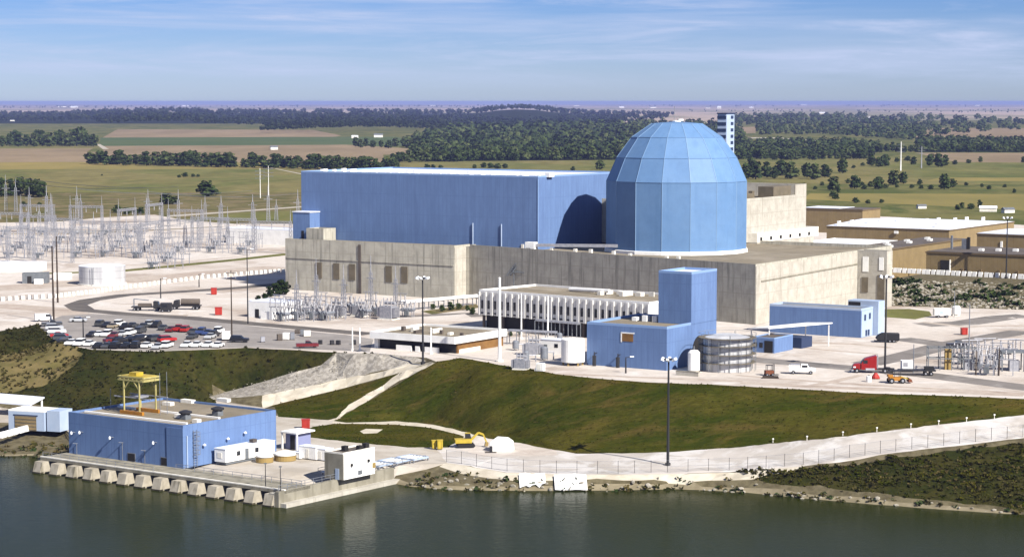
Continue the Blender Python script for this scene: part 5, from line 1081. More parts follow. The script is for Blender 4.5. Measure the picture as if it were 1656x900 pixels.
for z in (1.9, 3.8, 5.7, 7.4):
    q = MB(); q.lathe([(sr + .05, z), (sr + .05, z + .08), (sr - .5, z + .081)], 24); q.build('scaffold_deck', M['scaffold'], t)
    q = MB()
    for k in range(16):
        a, b_ = 2 * math.pi * k / 16, 2 * math.pi * (k + 1) / 16; q.bar((sr * math.cos(a), sr * math.sin(a), z + 1), (sr * math.cos(b_), sr * math.sin(b_), z + 1), .06)
    q.build('scaffold_rail', M['steel'], t)
for k, (px, py, hh_, r_, lab) in enumerate(((851, 585, 2.6, .7, 'small grey pressure vessel among pipes left of white tank, nearest one'), (880, 582, 3.2, .9, 'grey pressure vessel just left of the wide white tank'), (834, 566, 2.4, .8, 'grey pressure vessel beside the pipe rack, leftmost one'), (905, 560, 3.4, .7, 'slim grey pressure vessel behind the white cabin'))):
    t = empty('pressure_vessel', P(px, py, 0), 0, lab, 'vessel'); MB().lathe([(r_, .5), (r_, hh_ - .3), (r_ * .6, hh_), (.02, hh_ + .1)], 14).build('shell', M['steel'], t)
    q = MB(); [q.bar((r_ * .8 * math.cos(a), r_ * .8 * math.sin(a), 0), (r_ * .8 * math.cos(a), r_ * .8 * math.sin(a), .6), .14) for a in (0, 2.1, 4.2)]; q.lathe([(r_, .42), (r_, .52)], 14); q.build('legs', M['grey_box'], t)
    MB().tube((0, 0, hh_ * .6), (2.2, .4, hh_ * .6), .16, n=7).tube((2.2, .4, hh_ * .6), (2.2, .4, 0), .16, n=7).build('pipe', M['galv'], t)
p = P(1122, 600, 0); h = zat(p, 566); t = empty('white_tank', p, 0, 'slim white upright tank against the blue tower building', 'tank'); MB().lathe([(1.35, .3), (1.35, h - .5), (.9, h), (.02, h + .15)], 20).build('shell', M['white'], t); MB().lathe([(1.1, 0), (1.1, .29)], 16).build('skirt', M['concrete_white'], t); MB().tube((0, 0, h), (0, 0, h + 1.0), .12, n=6).build('vent', M['steel'], t)
p = P(927, 592, 0); p.y += 2.6; h = zat(p, 547); t = empty('white_tank', p, 0, 'wide white upright tank left of the blue tower building', 'tank'); MB().lathe([(2.7, .8), (2.7, h - .15), (2.5, h), (.02, h + .3)], 28).build('shell', M['white'], t)
for k in range(6): a = k * math.pi / 3; MB().bar((2.2 * math.cos(a), 2.2 * math.sin(a), 0), (2.2 * math.cos(a), 2.2 * math.sin(a), .79), .4).build('leg', M['tank_tan'], t)
# planter / low wall by the blue building
t = empty('low_wall', P(1093, 606, 0), -TH, 'low tan wall at the foot of blue tower building', 'wall'); MB().box(0, 5.6, 0, .6, 0, .9).build('block', M['concrete_pale'], t); MB().box(-.05, 5.65, -.05, .65, .9, 1.0).build('coping', M['concrete_deck'], t)
def transformer(px, py, head, s, label, m='galv', nb=3, group='power transformers'):
    t = empty('power_transformer', P(px, py, 0), head, label, 'transformer', group)
    MB().box(-1.8 * s, 1.8 * s, -1.2 * s, 1.2 * s, .3, 3.2 * s).build('tank', M[m], t, bevel=.06); MB().box(-2.2 * s, 2.2 * s, -1.6 * s, 1.6 * s, 0, .29).build('plinth', M['concrete_white'], t)
    for sx in (-1, 1):
        q = MB()
        for k in range(6): q.box(sx * 1.95 * s, sx * 2.7 * s, (-1.0 + k * .36) * s, (-.85 + k * .36) * s, .6 * s, 2.9 * s)
        q.build('radiator', M[m], t)
    MB().tube((-1.6 * s, .9 * s, 3.9 * s), (1.4 * s, .9 * s, 3.9 * s), .4 * s, n=12).build('conservator', M[m], t)
    for k in range(nb):
        x = (-1.1 + 1.1 * k) * s; prof = []; 
        for j in range(7): prof += [(.2 * s, 3.2 * s + j * .3 * s), (.1 * s, 3.2 * s + (j * .3 + .15) * s)]
        MB().lathe(prof + [(.02, 5.4 * s)], 8, c=(x, -.3 * s)).build('bushing', M['insulator'], t)
    return t
transformer(628, 516, -TH, 1.15, 'large pale grey transformer in front of the concrete wing')
transformer(543, 512, -TH, 1.0, 'grey transformer left of large pale one by the concrete wing')
transformer(581, 511, -TH, .95, 'middle grey transformer by the concrete wing wall')
transformer(842, 597, R(-20), .75, 'finned grey transformer at the grass edge below the office block')
transformer(862, 574, R(-20), .9, 'grey transformer with radiators left of the wide white tank')
t = empty('white_cabinet', P(874, 600, 0), R(-25), 'low white cabinet at the grass edge left of white tank', 'cabinet'); MB().box(-.9, .9, -.6, .6, .1, 1.9).build('body', M['white'], t, bevel=.05); MB().prism([(-1.3, .1), (-.91, .1), (-.91, 1.0)], 'y', -.5, .5).build('cable_hood', M['white'], t); MB().box(-.6, .2, -.63, -.601, .3, 1.6).build('door', M['concrete_white'], t)
t = empty('white_pump_house', P(893, 572, 0), -TH, 'white windowed cabin behind the wide white tank', 'cabin'); MB().box(-3.4, 3.4, 0, 3.4, 0, 3.3).build('wall', M['white'], t); MB().box(-3.5, 3.5, -.1, 3.5, 3.301, 3.5).build('roof', M['white_roof'], t); MB().box(.6, 1.6, -.04, -.001, 1.6, 2.5).build('window', M['glass'], t); MB().box(-2.4, -1.4, -.04, -.001, 0, 2.2).build('door', M['grey_box'], t)
def pipe_rack(px, py, head, L_, h, label, n_=6, m='steel', name='pipe_rack'):
    t = empty(name, P(px, py, 0), head, label, 'pipe rack')
    q = MB()
    for k in range(4): q.tube((0, -.6 + k * .4, h + .2 * (k % 2)), (L_, -.6 + k * .4, h + .2 * (k % 2)), .16, n=7)
    q.build('pipes', M['galv'], t)
    for k in range(n_): x = L_ * k / (n_ - 1); MB().bar((x, -.8, 0), (x, -.8, h - .1), .16).bar((x, .8, 0), (x, .8, h - .1), .16).bar((x, -.9, h - .12), (x, .9, h - .12), .16).build('bent', M[m], t)
    return t
pipe_rack(822, 556, R(-24), 13, 3.4, 'pipe rack with grey pipes in front of the office block, lower one'); pipe_rack(868, 540, -thA, 14, 3.6, 'pipe rack with grey pipes under the office block front')
t = empty('bus_duct', P(650, 503, 0), math.atan2(*(lambda d: (d.y, d.x))(P(775, 492, 0) - P(650, 503, 0))), 'long white double pipe running from transformer to the office block', 'pipe')
Lb = (P(775, 492, 0) - P(650, 503, 0)).length
for y in (-.9, .9): MB().tube((0, y, 2.6), (Lb, y, 2.6), .42, n=10).build('duct', M['white'], t)
for k in range(9): x = Lb * k / 8; MB().bar((x, -1.2, 0), (x, -1.2, 2.1), .2).bar((x, 1.2, 0), (x, 1.2, 2.1), .2).bar((x, -1.4, 2.1), (x, 1.4, 2.1), .2).build('support', M['steel'], t)
# ------------------------------------------------------------------ switchgear: one of each kind, then copies
def lattice(q, a, b_, w0, w1, m=.07, n_=9):
    a = Vector(a); b_ = Vector(b_); d = (b_ - a); ax = d.normalized(); up = Vector((0, 0, 1)) if abs(ax.z) < .9 else Vector((0, 1, 0)); x = ax.cross(up).normalized(); y = x.cross(ax).normalized()
    def cor(t): w = (w0 + (w1 - w0) * t) / 2; c = a + d * t; return [c + x * w + y * w, c - x * w + y * w, c - x * w - y * w, c + x * w - y * w]
    for k in range(4): q.bar(cor(0)[k], cor(1)[k], m * 1.4)
    for i in range(n_):
        p0, p1 = cor(i / n_), cor((i + 1) / n_)
        for k in range(4):
            q.bar(p0[k], p1[(k + 1) % 4], m); q.bar(p1[k], p1[(k + 1) % 4], m)
def make_mast(h):
    t = empty('lattice_mast', (0, 0, 0)); q = MB(); lattice(q, (0, 0, 0), (0, 0, h * .72), 1.7, .9, .10, 10); q.build('lattice_column', M['galv'], t)
    q = MB(); q.tube((0, 0, h * .72), (0, 0, h), .22, .08, 6); q.build('spire', M['galv'], t); MB().bar((-2.2, 0, h * .62), (2.2, 0, h * .62), .25).build('crossarm', M['galv'], t); return t
def make_portal(w, h):
    t = empty('switchyard_portal', (0, 0, 0))
    for x in (-w / 2, w / 2):
        q = MB(); lattice(q, (x, 0, 0), (x, 0, h), 1.1, .8, .09, 8); q.build('leg', M['galv'], t); MB().tube((x, 0, h), (x, 0, h + 4.5), .14, .05, 6).build('spire', M['galv'], t)
    q = MB(); lattice(q, (-w / 2, 0, h - .6), (w / 2, 0, h - .6), .9, .9, .09, 12); q.build('beam', M['galv'], t)
    for k in range(3):
        x = -w / 3 + k * w / 3; q = MB(); q.lathe([(.12 if j % 2 else .2, h - 1.2 - j * .22) for j in range(10)], 7, c=(x, 0)); q.build('insulator_string', M['insulator'], t)
    return t
def make_support(h):
    t = empty('bus_support', (0, 0, 0)); q = MB(); q.bar((-1.6, 0, 0), (-1.6, 0, h), .22); q.bar((1.6, 0, 0), (1.6, 0, h), .22); q.bar((-2.2, 0, h), (2.2, 0, h), .25); q.build('stand', M['galv'], t)
    for x in (-1.8, 0, 1.8):
        MB().lathe([(.13 if j % 2 else .24, h + .12 + j * .2) for j in range(11)], 8, c=(x, 0)).build('post_insulator', M['insulator'], t)
    q = MB(); q.tube((-2.6, 0, h + 2.4), (2.6, 0, h + 2.4), .11, n=6); q.build('bus_bar', M['galv'], t); return t
def make_breaker():
    t = empty('circuit_breaker', (0, 0, 0)); q = MB(); [q.bar((x, y, 0), (x, y, 1.6), .2) for x in (-1.5, 1.5) for y in (-.6, .6)]; [q.bar((-1.7, y, 1.6), (1.7, y, 1.6), .22) for y in (-.6, .6)]; [q.bar((x, -.7, 1.62), (x, .7, 1.62), .2) for x in (-1.5, 0, 1.5)]; q.build('frame', M['galv'], t)
    MB().box(-.6, .6, -1.2, -.7, .5, 1.9).build('control_cabinet', M['grey_box'], t)
    for x in (-1.5, 0, 1.5):
        o = MB().tube((x, -1.0, 2.1), (x, 1.0, 2.1), .42, n=12).build('tank', M['steel'], t)
        for s in (-1, 1): q = MB(); q.tube((x, s * .6, 2.4), (x + .1, s * 1.6, 4.6), .2, .14, 8); q.build('bushing', M['insulator'], o)
    return t
proto_used = set()
def put(proto, p, rz, label, cat, group):
    if proto.name not in proto_used: proto_used.add(proto.name); o = proto
    else: o = copy_tree(proto)
    o.location = p; o.rotation_euler = (0, 0, rz); tag(o, label, cat, group); return o
mast = make_mast(24.0)
spots = [(10, 341, 282), (26, 342, 288), (48, 350, 302), (76, 360, 300), (83, 362, 312), (125, 356, 301), (131, 352, 314), (240, 358, 306), (289, 366, 306), (332, 358, 316), (358, 362, 316), (409, 360, 314), (434, 358, 300), (482, 362, 306), (447, 356, 322), (64, 372, 330), (152, 392, 342), (205, 402, 350), (252, 408, 356), (300, 400, 350), (341, 396, 352), (400, 412, 362)]
for k, (px, py, yt) in enumerate(sorted(spots)):
    p = P(px, py, 0); h = zat(p, yt); o = put(mast, p, random.uniform(-.3, .3), 'pale lattice mast with thin spire in the switchyard, %s from the left' % ordn(k + 1), 'lattice mast', 'lattice masts in the switchyard'); o.scale = (1, 1, h / 24.0)
portal = make_portal(16, 13)
for k, (px, py) in enumerate(((20, 392), (62, 398), (104, 404), (30, 420), (86, 424), (150, 410), (196, 416), (244, 412), (292, 406), (340, 402), (384, 404), (206, 384), (300, 386), (140, 378), (60, 376), (250, 374), (440, 410))):
    put(portal, P(px, py, 0), -TH + (math.pi / 2 if k % 4 == 3 else 0) + R(16), '%s switchyard portal of grey lattice, counted from front left' % ordn(k + 1), 'switchyard portal', 'lattice portals in the switchyard')
sup = make_support(3.6); brk = make_breaker(); n1 = n2 = 0
for j, py in enumerate((382, 390, 399, 408, 417, 426, 434)):
    for i in range(25):
        px = -6 + i * 17.5 + j * 5 + random.uniform(-5, 5)
        if px > 452 - j * 14 or (py > 415 and px > 300) or (py > 424 and 110 < px < 240) or (py > 420 and px < 110): continue
        if 230 < px < 350 and py < 393: continue
        ps = P(px, py + random.uniform(-2, 2), 0)
        if (i + j) % 3 == 1: n2 += 1; put(brk, ps, -TH + R(16), '%s grey circuit breaker in the switchyard, counted from the back row' % ordn(n2), 'circuit breaker', 'circuit breakers in the switchyard')
        else: n1 += 1; put(sup, ps, -TH + R(16) + (math.pi / 2 if (i * 7 + j) % 5 == 0 else 0), '%s bus support with three insulators in switchyard, counted from back row' % ordn(n1), 'bus support', 'bus supports in the switchyard')
# switchgear in front of the concrete wing
k = 0
for (px, py) in ((446, 517), (458, 519), (470, 515), (482, 518), (494, 514), (506, 517), (518, 513), (530, 517), (552, 516), (508, 509), (486, 508), (466, 509), (600, 506), (612, 511), (648, 508), (570, 505), (452, 511), (476, 511), (500, 519), (524, 518), (536, 514), (498, 505), (520, 506), (590, 514), (560, 509), (660, 512), (474, 519), (488, 512)):
    k += 1; put(sup if k % 2 else brk, P(px, py, 0), -TH + random.uniform(-.2, .2), '%s piece of switchgear from the left before the concrete wing' % ordn(k), 'switchgear', 'switchgear before the concrete wing')
for k, (px, py, h) in enumerate(((480, 518, 14), (512, 516, 17), (556, 514, 15), (600, 510, 17), (640, 508, 14))):
    p = P(px, py, 0); o = put(mast, p, -TH, 'thin lattice mast close to the concrete wing, %s from the left' % ORD[k + 1], 'lattice mast', 'lattice masts before the concrete wing'); o.scale = (.7, .7, h / 24)
# equipment yard at the right edge
t = empty('stair_framework', P(1520, 598, 0), R(-4), 'open two-storey steel frame in the right-hand equipment yard', 'steel frame')
for x in (-2.6, 0, 2.6, 5.2, 8):
    for y in (0, 3): MB().bar((x, y, 0), (x, y, 5.4 - abs(x - 2) * .12), .2).build('column', M['grey_box'], t)
q = MB()
for z in (2.6, 5.0):
    for y in (0, 3): q.bar((-2.6, y, z), (8, y, z), .2)
    for x in (-2.6, 0, 2.6, 5.2, 8): q.bar((x, 0, z), (x, 3, z), .18)
q.build('beams', M['grey_box'], t); MB().box(1.2, 2.6, .8, 2.4, 0, 4.6).build('enclosed_stair', M['tank_tan'], t); MB().box(5.6, 7.6, .6, 2.4, 0, 2.2).build('switch_box', M['galv'], t)
t = empty('steel_shelter', P(1640, 600, 0), R(-3), 'flat grey shelter on posts at the right edge of the yard', 'shelter'); MB().box(-3, 6, -1, 3, 4.2, 4.6).build('roof', M['grey_box'], t)
for (x, y) in ((-2.8, -.8), (-2.8, 2.8), (2, -.8), (2, 2.8)): MB().bar((x, y, 0), (x, y, 4.19), .25).build('post', M['grey_box'], t)
MB().box(-1, 1.2, 0, 2, 0, 2.4).build('cabinet', M['galv'], t)
k = 0
for (px, py) in ((1560, 597), (1571, 592), (1584, 598), (1592, 589), (1600, 600), (1608, 592), (1619, 597), (1630, 590), (1596, 606), (1626, 607), (1650, 592), (1553, 588)):
    k += 1; put(sup if k % 3 else brk, P(px, py, 0), R(-6) + random.uniform(-.4, .4), '%s piece of switchgear from the left in the right equipment yard' % ordn(k), 'switchgear', 'switchgear in the right equipment yard')
# conductors strung across the switchyard
for k, (a, b_, z) in enumerate((((10, 341), (240, 358), 17), ((26, 342), (289, 366), 19), ((125, 356), (409, 360), 16), ((240, 358), (482, 362), 15), ((30, 420), (244, 412), 12), ((86, 424), (340, 402), 12.4), ((20, 392), (292, 406), 12.7))):
    A_ = P(*a, 0); B_ = P(*b_, 0); o = empty('power_line', (A_.x, A_.y, z), 0, 'thin overhead conductor across the switchyard, %s from the back' % ORD[k + 1], 'power line', 'overhead conductors in the switchyard'); q = MB()
    for off in (-1.2, 0, 1.2):
        prev = None
        for i in range(13): 
            u_ = i / 12; c = (B_ - A_) * u_ + Vector((0, off, -2.2 * 4 * u_ * (1 - u_)))
            if prev is not None: q.bar(prev, c, .06)
            prev = c
    q.build('conductor', M['grey_box'], o)
# transmission poles out in the fields
for (px, py, yt, lab) in ((1456.5, 276, 229, 'tall pale transmission pole in the right-hand meadow'), (1490, 272, 236, 'slender transmission pole right of tall pale one'), (434.5, 318, 268, 'tall white pole in the green field left of blue hall'), (421, 320, 272, 'shorter grey pole left of the tall white field pole')):
    p = P(px, py, 0); h = zat(p, yt); t = empty('transmission_pole', p, 0, lab, 'transmission pole', 'transmission poles in the fields'); MB().tube((0, 0, 0), (0, 0, h), .6 if 'pale' in lab else .24, .3 if 'pale' in lab else .14, 8).build('pole', M['white'] if 'slender' not in lab else M['galv'], t)
    q = MB()
    for z in (.66, .78, .9): q.bar((-3.2, 0, h * z), (3.2, 0, h * z), .3)
    q.build('crossarms', M['grey_box'], t)
for k, (px, py, w_, d_, h_, gl) in enumerate(((612, 222, 24, 14, 9, 1), (574, 223.5, 16, 10, 7, 1), (443, 242, 9, 8, 5, 1), (1408, 192, 34, 16, 11, 1), (1445, 190, 26, 14, 10, 1), (1330, 184, 60, 26, 15, 1), (932, 171.5, 150, 80, 26, 1), (1005, 174.5, 90, 50, 24, 1), (1056, 174.8, 110, 50, 26, 1), (1163, 176, 60, 40, 40, 1), (1145, 175.5, 70, 40, 22, 1), (120, 174.5, 130, 60, 30, 1), (100, 173.5, 160, 60, 26, 1), (1215, 175, 70, 40, 22, 1), (20, 196, 26, 16, 9, 1), (300, 172, 160, 70, 24, 1), (1580, 171, 150, 80, 28, 1), (1300, 170.4, 160, 80, 28, 1), (700, 171, 170, 80, 26, 1), (845, 208, 60, 12, 6, 0), (1490, 337, 5, 3, 2.4, 0), (1598, 342, 9, 3.5, 3.2, 0), (1630, 344, 6, 4, 3, 0))):
    p = P(px, py, 0); nm = ['white farm building in the middle of the far fields', 'white farm building far off']
    t = empty('farm_building', p, random.uniform(-.3, .3), 'white far-off building in the fields, %s in the list from near to far' % ordn(k + 1), 'farm building')
    t['label'] = ['white barn', 'pale shed', 'white farmhouse'][k % 3] + (' near the horizon, ' if py < 180 else ' beyond the woods, ' if py < 200 else ' among the fields, ') + '%s far building from the left' % ordn(1 + sum(1 for q_ in (612, 574, 443, 1408, 1445, 1330, 932, 1005, 1056, 1163, 1145, 120, 100, 1215, 20, 300, 1580, 1300, 700, 845, 1490, 1598, 1630) if q_ < px))
    if py < 200: w_ *= .5; h_ *= .55; d_ *= .5
    elif h_ > 5: w_ *= .6; h_ *= .7
    MB().box(-w_ / 2, w_ / 2, -d_ / 2, d_ / 2, 0, h_ * .62).build('wall', M['concrete_white'], t); MB().prism([(-d_ / 2 - .3, h_ * .621), (0, h_), (d_ / 2 + .3, h_ * .621)], 'x', -w_ / 2 - .3, w_ / 2 + .3).build('roof', M['white_roof'] if k % 2 else M['grey_box'], t)
# ------------------------------------------------------------------ trees
def leaf_cloud(centres, n, size, seed, squash=.8):
    """leaf-clump quads spread through several lobes; centres: (x, y, z, r)"""
    g = np.random.default_rng(seed); C_ = np.array(centres); pk = g.choice(len(C_), n, p=(C_[:, 3] ** 2) / (C_[:, 3] ** 2).sum())
    d = g.normal(size=(n, 3)); d /= np.linalg.norm(d, axis=1)[:, None]; rr = C_[pk, 3] * (.55 + .5 * g.random(n) ** .6)
    pos = C_[pk, :3] + d * rr[:, None] * np.array([1, 1, squash])
    nr = d + g.normal(size=(n, 3)) * .55; nr /= np.linalg.norm(nr, axis=1)[:, None]
    t = np.cross(nr, g.normal(size=(n, 3))); t /= np.linalg.norm(t, axis=1)[:, None]; b_ = np.cross(nr, t)
    s = size * (.6 + .8 * g.random(n))[:, None]; k1 = .7 + .6 * g.random((n, 1))
    v = np.stack([pos - t * s - b_ * s * k1 * .6, pos + t * s * .7 - b_ * s * .8, pos + t * s + b_ * s * k1 * .7, pos - t * s * .8 + b_ * s * .9], 1)
    return v.reshape(-1, 3)
def quads(name, v, mats, idx=None):
    n_ = len(v) // 4; me = bpy.data.meshes.new(name); me.vertices.add(len(v)); me.vertices.foreach_set('co', v.astype(np.float32).ravel()); me.loops.add(len(v)); me.loops.foreach_set('vertex_index', np.arange(len(v), dtype=np.int32))
    me.polygons.add(n_); me.polygons.foreach_set('loop_start', np.arange(0, len(v), 4, dtype=np.int32)); me.polygons.foreach_set('loop_total', np.full(n_, 4, dtype=np.int32))
    for m in mats: me.materials.append(m)
    if idx is not None: me.polygons.foreach_set('material_index', idx.astype(np.int32))
    me.update(calc_edges=True); return me
TREES = []
for k in range(7):
    g = random.Random(40 + k); tall = k in (2, 5); cs = []; H_ = 12.0; W_ = 3.0 if tall else 4.6
    for j in range(9):
        a = g.uniform(0, 6.28); z = g.uniform(.17, .84) * H_; w = W_ * math.sqrt(max(.1, 1 - ((z / H_ - .5) / .55) ** 2)) * g.uniform(.3, .75)
        cs.append((w * math.cos(a), w * math.sin(a), z, g.uniform(1.5, 2.5) * (.8 if tall else 1)))
    cs.append((0, 0, .84 * H_, 1.9)); cs.append((0, 0, .5 * H_, 2.9)); cs.append((1.5, .6, .2 * H_, 2.0)); cs.append((-1.6, -.5, .2 * H_, 2.0))
    v = leaf_cloud(cs, 560, .64, 90 + k); idx = np.random.default_rng(k).choice(2, 560, p=[.7, .3])
    crown = quads('crown', v, [M[['leaf_dark', 'leaf_mid', 'leaf_dark', 'leaf_mid', 'leaf_dark', 'leaf_mid', 'leaf_pale'][k]], M[['leaf_mid', 'leaf_dark', 'leaf_mid', 'leaf_pale', 'leaf_mid', 'leaf_mid', 'leaf_mid'][k]]], idx)
    q = MB(); q.tube((0, 0, -.2), (.1, 0, H_ * .45), .36, .2, 7)
    for j in range(4): a = j * 1.6 + g.random(); q.tube((.05, 0, H_ * (.22 + .05 * j)), (2.0 * math.cos(a), 2.0 * math.sin(a), H_ * (.48 + .06 * j)), .15, .06, 5)
    TREES.append((crown, q.mesh('trunk', M['bark'])))
def tree(p, h, label, group, kind=None, w=1.0, name='tree'):
    k = random.randrange(7) if kind is None else kind
    t = empty(name, p, random.uniform(0, 6.28), label, 'tree', group)
    for nm, me in (('crown', TREES[k][0]), ('trunk', TREES[k][1])):
        o = bpy.data.objects.new(nm, me); COL.objects.link(o); o.parent = t
    s = h / 12.5; t.scale = (s * w, s * w, s); return t
# hedgerow of round trees behind the switchyard
xs = sorted([146 + i * 8.4 + random.uniform(-4, 4) for i in range(60)])
for k, x in enumerate(xs):
    base = 265 + (x - 140) * .022 + random.uniform(-1.5, 1.2); p = P(x, base, 0); h = zat(p, base - random.choice((15, 18, 22, 25, 24, 26)) + (4 if x < 160 else 0))
    tree(p, h, 'dark round tree, %s from the left in the long hedgerow behind switchyard' % ordn(k + 1), 'trees of the long hedgerow', w=random.uniform(1.15, 1.6))
for k, (x, b, tp) in enumerate(((4, 237, 218), (16, 236, 214), (30, 237, 212), (43, 236, 216), (55, 237, 213), (68, 236, 209), (80, 237, 212), (92, 236, 210), (104, 236, 214), (113, 237, 213), (124, 236, 205), (131, 234, 202), (140, 237, 216), (151, 237, 215), (24, 230, 209), (60, 229, 208), (98, 229, 207))):
    p = P(x, b, 0); tree(p, zat(p, tp), 'leafy tree in the far-left clump by the track, %s listed' % ordn(k + 1), 'trees of the far-left clump', w=1.2)['label'] = 'leafy tree in the far-left clump, %s from left edge' % ordn(1 + sum(1 for q_ in (4, 16, 30, 43, 55, 68, 80, 92, 104, 113, 124, 131, 140, 151, 24, 60, 98) if q_ < x))
for k, (x, b, tp) in enumerate(((2, 318, 285), (18, 317, 287), (34, 316, 284), (48, 317, 286), (60, 318, 287), (68, 319, 291))):
    p = P(x, b, 0); tree(p, zat(p, tp), 'tree behind the switchyard masts, %s from the left edge' % ordn(k + 1), 'trees behind the switchyard', w=1.1)
right = [(1205, 290, 262), (1222, 290, 258), (1240, 287, 260), (1252, 289, 268), (1264, 284, 257), (1279, 289, 259), (1305, 287, 261), (1318, 290, 262), (1334, 287, 264), (1347, 308, 283), (1363, 280, 254), (1382, 305, 281), (1356, 312, 300), (1421, 270, 252), (1431, 269, 248), (1444, 299, 273), (1461, 297, 276), (1478, 266, 252), (1503, 268, 249), (1517, 270, 246), (1528, 268, 249), (1487, 299, 288), (1527, 306, 279), (1540, 303, 287), (1556, 337, 326), (1584, 335, 322), (1420, 306, 284) , (1588, 303, 296), (1640, 312, 304), (1586, 262, 252), (1655, 263, 252), (970, 274, 256), (927, 278, 268), (1215, 274, 254), (1212, 262, 246), (1410, 268, 250), (1505, 264, 247)]
srt = sorted(q_[0] for q_ in right)
for (x, b, tp) in right:
    p = P(x, b, 0); tree(p, zat(p, tp), 'lone field tree on the right-hand meadows, %s from the left' % ordn(1 + srt.index(x)), 'field trees', w=1.25)
k = 0
for (x, b, tp) in ((620, 272, 262), (768, 272, 265), (783, 271, 262), (793, 272, 262), (805, 273, 263), (817, 272, 264), (1352, 322, 312), (1384, 328, 318), (1404, 329, 322), (1425, 328, 321), (1548, 339, 330), (1570, 338, 328), (268, 330, 310), (335, 318, 289), (300, 286, 278), (312, 286, 280), (320, 286, 281), (290, 287, 282), (282, 330, 316), (64, 332, 326), (38, 334, 325), (190, 344, 330), (205, 346, 334), (228, 346, 334), (218, 344, 336), (165, 284, 281), (700, 272, 265), (712, 273, 266), (690, 273, 264), (1330, 300, 293), (1372, 296, 288), (1394, 300, 293), (1408, 302, 292), (1398, 306, 298), (1432, 304, 296), (1450, 303, 297), (1474, 304, 297), (1490, 305, 298), (1506, 306, 298), (1346, 318, 308), (1318, 306, 300), (1300, 302, 295), (1600, 306, 299), (1625, 303, 297), (1562, 300, 294), (1380, 272, 266), (1395, 268, 262), (1450, 262, 254), (1468, 260, 251), (1545, 266, 258), (1566, 264, 257)):
    k += 1; p = P(x, b, 0); tree(p, max(1.2, zat(p, tp)), 'low bushy shrub in the fields, %s as listed' % ordn(k), 'field shrubs', kind=random.choice((0, 4, 6)), w=1.9, name='shrub')
sh = sorted([o for o in COL.objects if o.name.split('.')[0] == 'shrub'], key=lambda o: proj(o.location)[0])
for i, o in enumerate(sh): o['label'] = 'low bushy shrub in the open fields, %s from the left' % ordn(i + 1); o['category'] = 'shrub'
# front edge of the middle woods and of the right woods
def wood_edge(x0, x1, step, base, hpx, grp, lab):
    x = x0; k = 0
    while x < x1:
        k += 1; b = base(x) + random.uniform(-2.2, 1.0); p = P(x, b, 0); tree(p, zat(p, b - random.uniform(*hpx)), lab % ordn(k), grp, w=1.3); x += step * random.uniform(.7, 1.3)
wood_edge(575, 705, 11, lambda x: 239, (12, 17), 'trees of the wood spur', 'tree on the narrow wood spur left of centre, %s from left' )
wood_edge(636, 1010, 9, lambda x: 262 - (x - 636) * .012, (15, 24), 'trees along the middle wood edge', 'tree on the front edge of the middle wood, %s from left')
wood_edge(1195, 1410, 9.5, lambda x: 258 - max(0, x - 1350) * .03, (12, 20), 'trees along the right wood edge', 'tree on the front edge of the right wood, %s from left')
wood_edge(1400, 1680, 10, lambda x: 246, (11, 17), 'trees along the far right wood edge', 'tree on the far right wood edge, %s from left')
# far woods: one mass each
def wood(name, polys, n_, hpx, quad_n, mats, zfun=None, smin=.16):
    g = np.random.default_rng(len(name) + n_); out = []; 
    for poly, share in polys:
        pa = np.array(poly, float); lo_, hi_ = pa.min(0), pa.max(0); m_ = int(n_ * share); got = 0
        base = leaf_cloud([(0, 0, .55, .42), (.22, .1, .4, .3), (-.2, .1, .45, .32), (0, -.2, .5, .3), (.05, .1, .78, .24)], quad_n, smin, 5)
        while got < m_:
            c = lo_ + (hi_ - lo_) * g.random((1, 2))
            if not inside(c, poly)[0]: continue
            got += 1; p = P(c[0, 0], c[0, 1], 0); h = (zat(p, c[0, 1] - g.uniform(*hpx)))
            h = min(max(h, 7), 24); z0 = zfun(c[0, 0], c[0, 1]) if zfun else 0
            a = g.uniform(0, 6.28); ca, sa = math.cos(a), math.sin(a); w = h * g.uniform(.8, 1.15)
            v = base * np.array([w, w, h]); out.append(np.column_stack([v[:, 0] * ca - v[:, 1] * sa + p.x, v[:, 0] * sa + v[:, 1] * ca + p.y, v[:, 2] + z0]))
    v = np.concatenate(out); idx = np.repeat(g.choice(len(mats), len(v) // (4 * quad_n), p=[.42, .34, .24]), quad_n)
    o = bpy.data.objects.new(name, quads(name, v, [M[m] for m in mats], idx)); COL.objects.link(o); o['kind'] = 'stuff'; return o
LV = ('leaf_dark', 'leaf_mid', 'leaf_pale')
wood('middle_woodland', [([(690, 262), (1000, 258), (1200, 258), (1200, 206), (1000, 205), (850, 208), (700, 214), (650, 235)], 1.0)], 1500, (9, 17), 34, LV)
wood('right_woodland', [([(1225, 219), (1330, 219), (1480, 228), (1500, 216), (1460, 205), (1400, 196), (1230, 193), (1225, 205)], .34), ([(1190, 252), (1400, 252), (1425, 244), (1420, 233), (1330, 230), (1190, 230)], .30), ([(1180, 203), (1230, 203), (1400, 194), (1400, 189), (1180, 189)], .1), ([(1480, 246), (1700, 246), (1700, 226), (1484, 226)], .2), ([(1380, 210), (1480, 222), (1700, 208), (1700, 197), (1420, 190)], .18)], 1500, (6, 12), 34, ('leaf_mid', 'leaf_dark', 'leaf_pale'))
def hillz(x, y): return 30 * math.exp(-((x - 840) / 75) ** 2) * (1 if y < 190 else 0) + 14 * math.exp(-((x - 250) / 130) ** 2) + 9 * math.exp(-((x - 560) / 150) ** 2)
